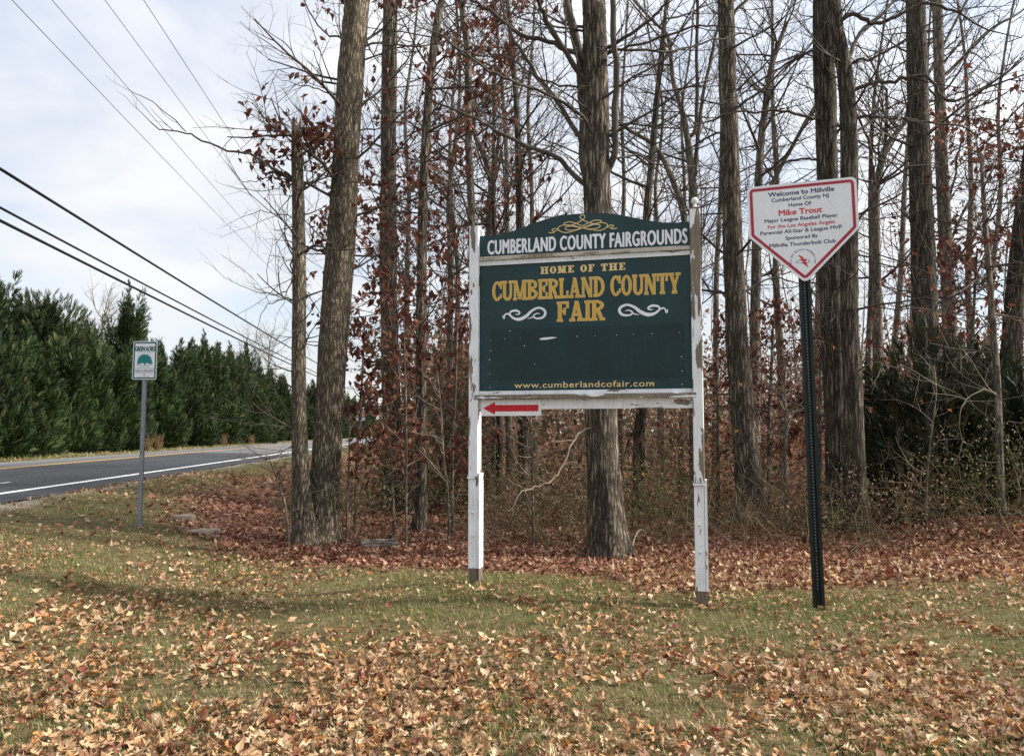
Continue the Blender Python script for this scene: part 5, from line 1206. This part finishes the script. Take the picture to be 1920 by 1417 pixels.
# make it a true home plate: symmetrical about its axis, then set at its small tilt
tilt = math.atan2(raw[1][1] - raw[0][1], raw[1][0] - raw[0][0])
cx0 = (raw[0][0] + raw[1][0]) / 2; cz0 = (raw[0][1] + raw[1][1]) / 2
wd = math.hypot(raw[1][0] - raw[0][0], raw[1][1] - raw[0][1]) / 2
side = ((raw[0][1] - raw[4][1]) + (raw[1][1] - raw[2][1])) / 2; tipz = cz0 - raw[3][1]
plate = empty('sign_plate_origin', (0, 0, 0)); bpy.data.objects.remove(plate)
poly = [(-wd, 0), (wd, 0), (wd, -side), (0, -tipz), (-wd, -side)]
def place(o): o.location = (cx0, HYF, cz0); o.rotation_euler = (0, -tilt, 0); return o
pm = Mesh(); pm.prism(rounded(poly[::-1], 0.045), 0.0, 0.004); plate = place(pm.build('sign_plate', M['white_sheet'], hs))
def inset(poly, d): return offset_poly(poly, -d)
def band(d0, d1, rad0, y):
    a = rounded(inset(poly, d0)[::-1], rad0); b = rounded(inset(poly, d1)[::-1], max(0.004, rad0 - (d1 - d0))); n = len(a); m = Mesh()
    m.add([(p[0], y, p[1]) for p in a] + [(p[0], y, p[1]) for p in b], [(i, (i + 1) % n, n + (i + 1) % n, n + i) for i in range(n)]); return m
bw = 2 * wd
band(0.024 * bw, 0.050 * bw, 0.034, -0.0012).build('border', M['crimson'], plate)
band(0.050 * bw, 0.0535 * bw, 0.022, -0.0010).build('border_edge', M['pink'], plate)
band(0.0215 * bw, 0.024 * bw, 0.036, -0.0010).build('border_edge', M['pink'], plate)
def Z2(zx, zy): return (1380 + zx / 5.67, 310 + zy / 5.67)
def hline(s, zl, zr, bl, br, cap, mat, bold):
    a = HP(*Z2(zl, bl)); b = HP(*Z2(zr, br)); c1 = HP(*Z2(zl, bl - cap))
    def loc(p):
        dx, dz = p[0] - cx0, p[1] - cz0; return (dx * math.cos(tilt) + dz * math.sin(tilt), -dx * math.sin(tilt) + dz * math.cos(tilt))
    a_, b_ = loc(a), loc(b)
    put_text(s, a_[0], (a_[1] + b_[1]) / 2, b_[0] - a_[0], c1[1] - a[1], -0.0015, mat, plate, bold)
hline('Welcome to Millville', 345, 1043, 338, 272, 46, M['navy'], 0.022)
hline('Cumberland County NJ', 378, 985, 394, 336, 38, M['navy'], 0.014)
hline('Home Of', 560, 800, 439, 421, 38, M['navy'], 0.016)
hline('Mike Trout', 457, 915, 537, 496, 58, M['red_text'], 0.030)
hline('Major League Baseball Player', 305, 1083, 613, 547, 37, M['navy'], 0.014)
hline('For the Los Angeles Angels', 340, 1052, 678, 614, 37, M['red_text'], 0.014)
hline('Perennial All-Star & League MVP', 260, 1127, 746, 670, 37, M['navy'], 0.014)
hline('Sponsored By', 527, 870, 790, 766, 37, M['navy'], 0.014)
hline('Millville Thunderbolt Club', 357, 1060, 875, 820, 38, M['navy'], 0.016)
# emblem: lettering round a circle, a bolt through a cloud
ce = HP(*Z2(712, 1015)); er = abs(HP(*Z2(712 + 122, 1005))[0] - ce[0])
dx, dz = ce[0] - cx0, ce[1] - cz0; ec = (dx * math.cos(tilt) + dz * math.sin(tilt), -dx * math.sin(tilt) + dz * math.cos(tilt))
txt = 'MIKE TROUT MILLVILLE THUNDERBOLT CLUB'
for i, chh in enumerate(txt):
    if chh == ' ': continue
    an = math.pi * 1.06 - (math.pi * 1.12) * i / (len(txt) - 1)
    me = text_mesh(chh, er * (0.07 if chh != 'I' else 0.025), er * 0.15, 0.005); o = mobj('emblem_letter', me, M['navy'], plate)
    o.location = (ec[0] + er * math.cos(an), -0.0015, ec[1] + er * math.sin(an)); o.rotation_euler = (0, math.pi / 2 - an, 0)
bo = Mesh(); bo.prism([(ec[0] + er * p[0], ec[1] + er * p[1]) for p in [(-0.42, 0.62), (0.06, 0.34), (0.02, 0.22), (0.30, 0.06), (0.24, -0.06), (0.44, -0.66), (-0.06, -0.20), (0.0, -0.10), (-0.22, 0.10), (-0.16, 0.22)]][::-1], -0.0022, -0.0012); bo.build('emblem_bolt', M['red_text'], plate)
cl = Mesh(); C = catmull([(ec[0] + er * p[0], ec[1] + er * p[1]) for p in [(-0.64, -0.08), (-0.45, 0.05), (-0.2, 0.10), (0.05, 0.16), (0.35, 0.08), (0.60, -0.06), (0.40, -0.20), (0.0, -0.17), (-0.4, -0.18), (-0.64, -0.08)]], 5); cl.ribbon(C, [0.0028] * len(C), -0.0026); cl.build('emblem_cloud', M['navy'], plate)
for zx, zy in ((700, 262), (1042, 470)):
    q = HP(*Z2(zx, zy)); dx, dz = q[0] - cx0, q[1] - cz0
    bm_ = Mesh(); bm_.lathe([(0.009, 0), (0.009, 0.003), (0.004, 0.006)], 10); o = bm_.build('bolt', M['aluminium'], plate); o.rotation_euler = (R(90), 0, 0); o.location = (dx, -0.0004, dz)
    break

# ------------------------------------------------------------------ the small park sign on its pipe
GYW = R(4); GD = 9.8; G0 = Vector(U(258, 988, GD)); G0.z = gz(G0.x, G0.y)
gx = Vector((math.cos(GYW), -math.sin(GYW), 0)); gn = Vector((-math.sin(GYW), -math.cos(GYW), 0))
gs = empty('park_sign', G0, -GYW); tag(gs, 'small white and teal sign with oak emblem on a galvanised pipe', 'sign')
GP = lambda px, py: on_plane(px, py, G0, gx, gn, 0.032)
ft, tp = GP(258.5, 990), GP(271.5, 642); ln_ = math.atan2(tp[0] - ft[0], tp[1] - ft[1])
pi = Mesh(); pi.lathe([(0.0285, -0.3), (0.0285, tp[1] - 0.01), (0.026, tp[1])], 16); po = pi.build('pipe_post', M['galv'], gs); po.rotation_euler = (0, ln_, 0); po.location = (ft[0], 0.002, 0)
a, b, c_, d_ = GP(250.7, 640), GP(296.3, 639.5), GP(292.6, 711.5), GP(247.8, 711.5)
gw = ((b[0] - a[0]) + (c_[0] - d_[0])) / 2; gh = ((a[1] - d_[1]) + (b[1] - c_[1])) / 2; gt = math.atan2(a[0] - d_[0], a[1] - d_[1])
gc = ((d_[0] + c_[0]) / 2, (d_[1] + c_[1]) / 2)
rect_ = [(-gw / 2, 0), (gw / 2, 0), (gw / 2, gh), (-gw / 2, gh)]
pm = Mesh(); pm.prism(rounded(rect_, 0.022), 0.0, 0.003); gp = pm.build('sign_plate', M['white_sheet'], gs); gp.location = (gc[0], -0.034, gc[1]); gp.rotation_euler = (0, gt, 0)
a = rounded(offset_poly(rect_, -0.009), 0.018); b = rounded(offset_poly(rect_, -0.027), 0.008); n_ = len(a); m = Mesh()
m.add([(p[0], -0.001, p[1]) for p in a] + [(p[0], -0.001, p[1]) for p in b], [(i, (i + 1) % n_, n_ + (i + 1) % n_, n_ + i) for i in range(n_)]); m.build('border', M['teal_dark'], gp)
put_text('GREEN ACRES', -gw * 0.405, gh * 0.745, gw * 0.81, gh * 0.115, -0.0014, M['teal_dark'], gp, 0.03)
put_text('STATE OF NEW JERSEY', -gw * 0.40, gh * 0.215, gw * 0.80, gh * 0.040, -0.0014, M['teal_dark'], gp, 0.012)
r_ = random.Random(3); bar = Mesh()
for zf, x0, x1, hh in ((0.71, -0.30, 0.34, 0.010), (0.335, -0.26, 0.22, 0.012), (0.29, -0.40, 0.40, 0.012), (0.195, -0.40, 0.40, 0.010), (0.16, -0.38, 0.36, 0.010), (0.075, -0.26, 0.24, 0.012)):
    xx = x0
    while xx < x1:
        l = r_.uniform(0.04, 0.12); bar.box(xx * gw, min(x1, xx + l) * gw, -0.0014, -0.0004, zf * gh, (zf + hh) * gh); xx += l + 0.018
bar.box(-0.36 * gw, 0.33 * gw, -0.0014, -0.0004, 0.373 * gh, 0.382 * gh); bar.build('small_print', M['grey_print'], gp)
# oak emblem: spreading crown with ragged outline, trunk
ov = []
for k in range(40):
    an = math.pi * (1 - k / 39); rr = 1 + 0.09 * math.sin(k * 2.7) + r_.uniform(-0.05, 0.05); ov.append((0.31 * gw * math.cos(an) * rr, (0.405 + 0.255 * math.sin(an) ** 0.8 * rr) * gh))
ov += [(0.22 * gw, 0.40 * gh), (0.10 * gw, 0.435 * gh), (0.04 * gw, 0.42 * gh), (0.03 * gw, 0.385 * gh), (-0.02 * gw, 0.385 * gh), (-0.02 * gw, 0.42 * gh), (-0.10 * gw, 0.435 * gh), (-0.22 * gw, 0.40 * gh)]
om = Mesh(); om.prism(ov[::-1], -0.0016, -0.0006); om.build('oak_emblem', M['teal'], gp)
for zf in (0.835, 0.135):
    bm_ = Mesh(); bm_.lathe([(0.008, 0), (0.008, 0.004), (0.003, 0.006)], 10); o = bm_.build('bolt', M['grey_print'], gp); o.rotation_euler = (R(90), 0, 0); o.location = (0.0, -0.0004, zf * gh)

# small road sign far along the verge, seen between the trunks
q = U(676, 830, 62.0); fs = empty('road_sign', (q[0], 62.0, gz(q[0], 62.0)), R(-6)); tag(fs, 'small white road sign far off between the thick oak and its neighbour', 'sign')
m = Mesh(); m.box(-0.03, 0.03, 0, 0.05, -0.2, U(676, 768, 62)[2] - fs.location.z); m.build('post', M['galv'], fs)
zt_, zb2 = U(676, 764, 62)[2] - fs.location.z, U(676, 789, 62)[2] - fs.location.z
m = Mesh(); m.prism(rounded([(-0.32, zb2), (0.32, zb2), (0.32, zt_), (-0.32, zt_)], 0.05), -0.012, -0.004); pl_ = m.build('sign_plate', M['white_sheet'], fs)
m = Mesh(); hgt = zt_ - zb2
for f0, f1, a_, b_ in ((0.72, 0.80, -0.2, 0.2), (0.46, 0.62, -0.22, 0.18), (0.22, 0.34, -0.2, 0.22)): m.box(a_, b_, -0.014, -0.0125, zb2 + hgt * f0, zb2 + hgt * f1)
m.build('small_print', M['grey_print'], pl_)

# ------------------------------------------------------------------ stumps, a grey log and fallen sticks
def stump(px, py, w, h, lab, seed):
    Y = 10.6; 
    for _ in range(6):
        q = U(px, py, Y); z = gz(q[0], q[1]); Y = Y * (CAM_H - z) / max(0.05, CAM_H - q[2])
    q = U(px, py, Y); r = random.Random(seed); base = (q[0], Y, gz(q[0], Y)); m = Mesh(); n = 14
    rs = [w / 2 * r.uniform(0.8, 1.15) for _ in range(n)]; vs = []
    for zf, k in ((-0.06, 1.2), (0.3 * h, 1.02), (0.85 * h, 0.95), (h, 0.86)):
        for j in range(n): vs.append((rs[j] * k * math.cos(6.283 * j / n), rs[j] * 0.7 * k * math.sin(6.283 * j / n), zf + (r.uniform(-.01, .01) if zf == h else 0)))
    f = [(i * n + j, i * n + (j + 1) % n, (i + 1) * n + (j + 1) % n, (i + 1) * n + j) for i in range(3) for j in range(n)] + [[3 * n + j for j in range(n)]]
    m.add(vs, f); o = m.build('tree_stump', M['stump'], None); o.location = base; tag(o, lab, 'stump')
stump(342, 975, 0.34, 0.075, 'low grey cut stump in the leaves, farther one right of the metal signpost', 1)
stump(380, 1001, 0.40, 0.06, 'low pale cut stump in the leaves, nearer one right of the metal signpost', 2)
def log_(px0, py0, px1, py1, Y0, Y1, r0, r1, name, lab, mat, cat, arch=0.0):
    a = U(px0, py0, Y0); b = U(px1, py1, Y1); n = 9; C = []
    for i in range(n):
        t = i / (n - 1); x = a[0] + (b[0] - a[0]) * t; y = a[1] + (b[1] - a[1]) * t
        C.append((x, y, gz(x, y) + r0 * 0.7 + arch * 4 * t * (1 - t) + rnd.uniform(-.1, .1) * r0))
    base = C[0]
    me, P, Q = trunk_mesh(C, [r0 + (r1 - r0) * i / (n - 1) for i in range(n)], base, 14, 0.0, 4)
    o = mobj(name, me, mat, None); o.location = base; tag(o, lab, cat); return o
log_(676, 1026, 742, 1024, 9.35, 9.45, 0.07, 0.08, 'fallen_log', 'short grey weathered log on the leaves right of the thick oak', M['log'], 'log')
log_(618, 1030, 740, 990, 9.3, 10.4, 0.014, 0.008, 'fallen_branch', 'long dark fallen branch on the leaves behind the grey log', M['twig'], 'branch', 0.03)
log_(390, 1020, 425, 1018, 9.5, 9.6, 0.012, 0.010, 'fallen_stick', 'short dark stick lying left of the snag', M['twig'], 'stick')
log_(1020, 985, 1090, 1010, 9.6, 8.9, 0.010, 0.006, 'fallen_stick', 'thin pale stick lying against the left foot of the large oak', M['twig_pale'], 'stick', 0.12)
log_(1180, 1028, 1215, 950, 8.7, 9.9, 0.011, 0.006, 'fallen_stick', 'pale stick leaning up from the right foot of the large oak', M['twig_pale'], 'stick', 0.25)

# ------------------------------------------------------------------ grass
def in_view(x, y, m=1.3): return np.abs(x) < 0.70 * y + m
def grass_field(name, label, n, ymin, ymax, h, wdt, seed, dens_pow=1.0, xr=None, keep_fn=None, green=0.4):
    g = np.random.default_rng(seed)
    y = ymin + (ymax - ymin) * g.uniform(0, 1, n) ** dens_pow; x = g.uniform(-1, 1, n) * (0.70 * y + 1.3)
    if xr: x = g.uniform(*xr, n)
    k = np.ones(n, bool)
    xl_ = x + RD * y
    k &= ((xl_ > ROAD_N + 0.10 + (vnoise(y, x, 0.6, 64) - 0.5) * 0.25) | (xl_ < ROAD_F - 0.1)) & in_view(x, y, 1.4)
    k &= g.uniform(0, 1, n) > litter(x, y) * 1.05
    if keep_fn is not None: k &= keep_fn(x, y, g)
    x, y = x[k], y[k]; n = len(x); z = hz(x, y)
    cl = vnoise(x, y, 0.55, 61) * 0.5 + vnoise(x, y, 0.18, 62) * 0.3 + vnoise(x, y, 1.6, 63) * 0.2
    lush = np.clip((cl - 0.42) * 3.2, 0, 1)
    # greener strip along the foot of the sign, drier towards the road
    band = np.exp(-((y - front_edge(x) + 0.55) / 0.75) ** 2) * sstep(-2.6, -0.8, x)
    lush = np.clip(lush * 0.75 + band * 0.45, 0, 1)
    hh = h * g.uniform(0.4, 1.3, n) * (0.6 + 0.95 * lush); a = g.uniform(0, 6.283, n); lean = g.uniform(0.15, 1.3, n) * hh
    w = wdt * g.uniform(0.6, 1.3, n)
    dx, dy = np.cos(a), np.sin(a); px_, py_ = -dy * w / 2, dx * w / 2
    base = np.stack([x, y, z - 0.006], -1)
    v0 = base + np.stack([px_, py_, 0 * x], -1); v1 = base - np.stack([px_, py_, 0 * x], -1)
    mid = base + np.stack([dx * lean * 0.4, dy * lean * 0.4, hh * 0.62], -1)
    v2 = mid + np.stack([px_ * .7, py_ * .7, 0 * x], -1); v3 = mid - np.stack([px_ * .7, py_ * .7, 0 * x], -1)
    v4 = base + np.stack([dx * lean, dy * lean, hh * (0.9 - 0.25 * (lean / np.maximum(hh, 1e-6)) * 0.5)], -1)
    V = np.stack([v0, v1, v2, v3, v4], 1).reshape(-1, 3); b = np.arange(n) * 5
    near = y < 4.3; bn = b[near]; bf = b[~near]
    Fq = np.stack([bn, bn + 1, bn + 3, bn + 2], -1); Ft = np.concatenate([np.stack([bn + 2, bn + 3, bn + 4], -1), np.stack([bf, bf + 1, bf + 4], -1)])
    gc_ = pick([(0.080, 0.130, 0.022), (0.120, 0.170, 0.032), (0.050, 0.100, 0.020), (0.165, 0.200, 0.050)], [3, 3, 2, 1.5], n, g, 0.25)
    dc_ = pick([(0.40, 0.325, 0.165), (0.29, 0.23, 0.105), (0.48, 0.40, 0.225), (0.20, 0.16, 0.075)], [3, 3, 2, 2], n, g, 0.25)
    isg = g.uniform(0, 1, n) < (green + 0.62 * (lush - 0.35))
    C = np.repeat(np.where(isg[:, None], gc_, dc_), 5, axis=0)
    return tag(mobj(name, np_mesh(name, V, [Fq, Ft], C), M['grass']), label, 'grass', kind='stuff')
grass_field('lawn_grass', 'short dry and green grass of the lawn in the foreground', 255000, 2.4, 8.6, 0.046, 0.0042, 31, 0.75, None, None, 0.34)
grass_field('verge_grass', 'short tan and olive grass of the bank below the road', 130000, 7.4, 22, 0.055, 0.009, 32, 0.8, (-16, 0), None, 0.28)
grass_field('far_verge_grass', 'dry yellowish grass strip under the hedge across the road', 60000, 20, 100, 0.16, 0.03, 33, 0.7, (-28, -14), lambda x, y, g: (x + RD * y < ROAD_F) & (x + RD * y > -16.6), 0.2)
def dry_tuft(px, Y, lab, seed):
    x = -14.9 - RD * Y; g = random.Random(seed); a = Acc(); base = (x, Y, gz(x, Y))
    for i in range(46):
        an = g.uniform(0, 6.283); p = (x + g.gauss(0, .10), Y + g.gauss(0, .10), base[2]); h_ = g.uniform(.4, 1.0)
        a.tube([p, (p[0] + .06 * math.cos(an), p[1] + .06 * math.sin(an), p[2] + h_ * .6), (p[0] + .25 * math.cos(an), p[1] + .25 * math.sin(an), p[2] + h_)], [.012, .009, .003], 3)
    o = a.build('grass_tuft', M['grass'], None, base, lambda V: np.tile(np.array([[0.36, 0.24, 0.12]]), (len(V), 1)) * np.random.default_rng(seed).uniform(.7, 1.2, (len(V), 1))); o.location = base; tag(o, lab, 'grass tuft', 'tall dry tufts across the road')
for i, (Y, lab) in enumerate(((41.5, 'tall dry grass tuft across the road, just left of the metal signpost'), (43.0, 'tall dry grass tuft hidden partly by the metal signpost'), (57.0, 'tall dry grass tuft across the road, first one right of the metal signpost'), (66.0, 'widest dry grass tuft across the road near its bend'), (75.0, 'farthest dry grass tuft across the road'))):
    dry_tuft(0, Y, lab, 700 + i)

# ------------------------------------------------------------------ fallen leaves
TAN = [(0.47, 0.305, 0.165), (0.35, 0.200, 0.098), (0.56, 0.415, 0.255), (0.22, 0.110, 0.055), (0.20, 0.062, 0.034), (0.42, 0.205, 0.066)]
WOODS = [(0.24, 0.105, 0.062), (0.185, 0.074, 0.045), (0.33, 0.175, 0.11), (0.44, 0.275, 0.18), (0.13, 0.056, 0.037)]
g = np.random.default_rng(55)
# lawn leaves: dense near the viewer, thinner towards the sign
n = 72000
y = 2.5 + 6.4 * g.uniform(0, 1, n) ** 0.9; x = g.uniform(-1, 1, n) * (0.70 * y + 1.2)
cov = np.interp(y, [2.5, 3.6, 4.6, 5.4, 6.3, 7.2, 9], [1.0, 0.95, 0.82, 0.46, 0.30, 0.22, 0.18])
pat = vnoise(x, y, 0.8, 71) * 0.55 + vnoise(x, y, 0.27, 72) * 0.45
cov = cov * np.clip(0.10 + 3.0 * (pat - 0.28), 0.06, 1.3)
k = (g.uniform(0, 1, n) < cov * 0.62) & (litter(x, y) < 0.7)
x, y = x[k], y[k]; n = len(x)
size = 0.030 + 0.085 * g.beta(1.6, 2.4, n)
# the leaves that show largest become single objects, the rest one carpet
order = np.argsort(-(size / y)); 
vis = (np.abs(x) < 0.655 * y) & (y > 3.25)
order = [i for i in order if vis[i]][:300]
single = np.zeros(n, bool); single[order] = True
LEAF_H = 0.016
def lay(x, y, size, r):
    nn = len(x); return np.stack([x, y, hz(x, y) + LEAF_H + r.uniform(0, 0.016, nn)], -1), r.uniform(0, 6.283, nn), r.normal(0, 0.42, nn), r.normal(0, 0.6, nn)
s = ~single
P, ya, pi_, ro = lay(x[s], y[s], size[s], g)
cl_ = pick(TAN, (4, 4, 3, 2.4, 1.2, 1.2), s.sum(), g, 0.22)
nr = P[:, 1] < 4.4
V, Fx, C = scatter(T_NEAR, P[nr], size[s][nr], ya[nr], pi_[nr], ro[nr], cl_[nr], g)
V2, F2, C2 = scatter(T_FAR, P[~nr], size[s][~nr] * 0.85, ya[~nr], pi_[~nr], ro[~nr], cl_[~nr], g)
V, Fx, C = np.vstack([V, V2]), np.vstack([Fx, F2 + len(V)]), np.vstack([C, C2])
tag(mobj('lawn_leaves', np_mesh('lawn_leaves', V, [Fx], C), M['leaf']), 'fallen tan oak leaves scattered thickly over the lawn', 'leaves', kind='stuff')
# crumbs and fragments between the leaves
nf = 46000; yf = 2.5 + 6.4 * g.uniform(0, 1, nf) ** 0.85; xf = g.uniform(-1, 1, nf) * (0.70 * yf + 1.2)
kf = g.uniform(0, 1, nf) < np.interp(yf, [2.5, 4.6, 6.3, 9], [1, .9, .55, .4]) * np.clip(0.3 + 1.6 * (vnoise(xf, yf, 0.8, 71) - 0.25), 0.2, 1); xf, yf = xf[kf], yf[kf]; nf = len(xf)
V, Fx, C = scatter(T_TWO, np.stack([xf, yf, hz(xf, yf) + g.uniform(0.004, 0.035, nf)], -1), g.uniform(0.014, 0.040, nf), g.uniform(0, 6.283, nf), g.normal(0, .7, nf), g.normal(0, .7, nf), pick(TAN, (3, 4, 2, 4, 3, 1), nf, g, 0.3), g)
tag(mobj('leaf_crumbs', np_mesh('leaf_crumbs', V, [Fx], C), M['leaf']), 'broken leaf fragments lying between the grass blades', 'leaves', kind='stuff')
names = ['pale tan', 'tan brown', 'cream coloured', 'mid brown', 'dark reddish brown', 'golden brown']
meshes = {}
for i in order:
    ci = int(g.choice(6, p=np.array([4, 4, 3, 2.4, 1.2, 1.2]) / 15.8)); ti = int(g.integers(0, len(T_NEAR)))
    if (ci, ti) not in meshes:
        Vt, Ft = T_NEAR[ti]; me = np_mesh('fallen_leaf', Vt, [Ft], np.tile(np.array(TAN[ci])[None], (len(Vt), 1))); me.materials.append(M['leaf']); meshes[(ci, ti)] = me
    o = link(bpy.data.objects.new('fallen_leaf', meshes[(ci, ti)]))
    o.location = (x[i], y[i], gz(x[i], y[i]) + LEAF_H + 0.012); o.scale = (size[i],) * 3; o.rotation_euler = (g.normal(0, 0.38), g.normal(0, 0.28), g.uniform(0, 6.283))
    side_ = 'left' if x[i] < -0.22 * y[i] else ('right' if x[i] > 0.22 * y[i] else 'middle')
    tag(o, '%s oak leaf lying on the grass in the nearest foreground, %s third' % (names[ci], side_), 'leaf', 'largest fallen leaves in the foreground')
# woodland litter
def litter_leaves(name, label, n, ylo, yhi, tm, s0, s1, seed, pw=1.0):
    g = np.random.default_rng(seed); y = ylo + (yhi - ylo) * g.uniform(0, 1, n) ** pw; x = g.uniform(-1, 1, n) * (0.70 * y + 1.3)
    k = (g.uniform(0, 1, n) < litter(x, y) * 1.0) & (x + RD * y > -5.2); x, y = x[k], y[k]; n = len(x)
    P = np.stack([x, y, hz(x, y) + g.uniform(0.0, 0.055, n)], -1)
    pale = np.clip(1.25 - (y - front_edge(x)) * 0.55, 0, 1) * sstep(-1.5, 2.0, x)      # more tan leaves mixed in towards the edge and the right
    c1 = pick(WOODS, (4, 4, 3, 1.6, 2), n, g, 0.25); c2 = pick(TAN, (4, 4, 3, 3, 2, 1), n, g, 0.25)
    C0 = np.where((g.uniform(0, 1, n) < pale * 0.75)[:, None], c2, c1)
    V, Fx, C = scatter(tm, P, g.uniform(s0, s1, n), g.uniform(0, 6.283, n), g.normal(0, 0.5, n), g.normal(0, 0.5, n), C0, g)
    tag(mobj(name, np_mesh(name, V, [Fx], C), M['leaf']), label, 'leaves', kind='stuff')
litter_leaves('leaf_litter', 'reddish brown leaf litter covering the floor at the edge of the woods', 26000, 6.5, 10.2, T_FAR, 0.045, 0.105, 81)
litter_leaves('woodland_litter', 'reddish brown leaf litter between the front trees', 26000, 9.8, 14, T_TINY, 0.05, 0.12, 84)
litter_leaves('deep_leaf_litter', 'brown leaf litter deep inside the woods', 18000, 12, 34, T_TWO, 0.09, 0.2, 82)
# brown leaf scraps on the bank beside the road
g = np.random.default_rng(83); n = 16000
y = g.uniform(7.5, 20, n); x = g.uniform(-12, -1.5, n); k = in_view(x, y) & (x + RD * y > ROAD_N + .1) & (litter(x, y) < .8) & (g.uniform(0, 1, n) < 0.12 + 0.8 * litter(x, y) + 0.45 * np.clip(vnoise(x, y, 1.1, 84) - 0.45, 0, 1) + 0.25 * sstep(10, 14, y))
x, y = x[k], y[k]; n = len(x); P = np.stack([x, y, hz(x, y) + 0.025], -1)
V, Fx, C = scatter(T_FAR, P, g.uniform(.05, .10, n), g.uniform(0, 6.28, n), g.normal(0, .4, n), g.normal(0, .4, n), pick(WOODS + TAN[:3], (2, 2, 2, 2, 1, 2, 2, 1), n, g, .2), g)
tag(mobj('bank_leaves', np_mesh('bank_leaves', V, [Fx], C), M['leaf']), 'brown leaf scraps scattered over the grass bank below the road', 'leaves', kind='stuff')
# a few bright leaves still caught in the brambles
g = random.Random(5)
T0 = T_FAR[0]
for i, (px, py, Y) in enumerate([(1207, 890, 9.6), (1036, 808, 10.5), (1388, 722, 9.8), (1352, 805, 9.5), (1382, 810, 9.7), (1552, 850, 9.4), (1562, 652, 9.6), (1730, 752, 9.5), (1780, 770, 9.4), (1260, 824, 11.0), (1172, 890, 9.2)]):
    me = np_mesh('clinging_leaf', T0[0], [T0[1]], np.tile(np.array([[0.42, 0.185, 0.05]]), (len(T0[0]), 1)))
    o = mobj('clinging_leaf', me, M['leaf']); o.location = U(px, py, Y); o.scale = (0.065,) * 3; o.rotation_euler = (g.uniform(-1.4, 1.4), g.uniform(0.4, 1.4), g.uniform(0, 6.28))
    tag(o, 'single orange leaf caught on a bare twig in the brambles', 'leaf', 'orange leaves caught in the brambles')
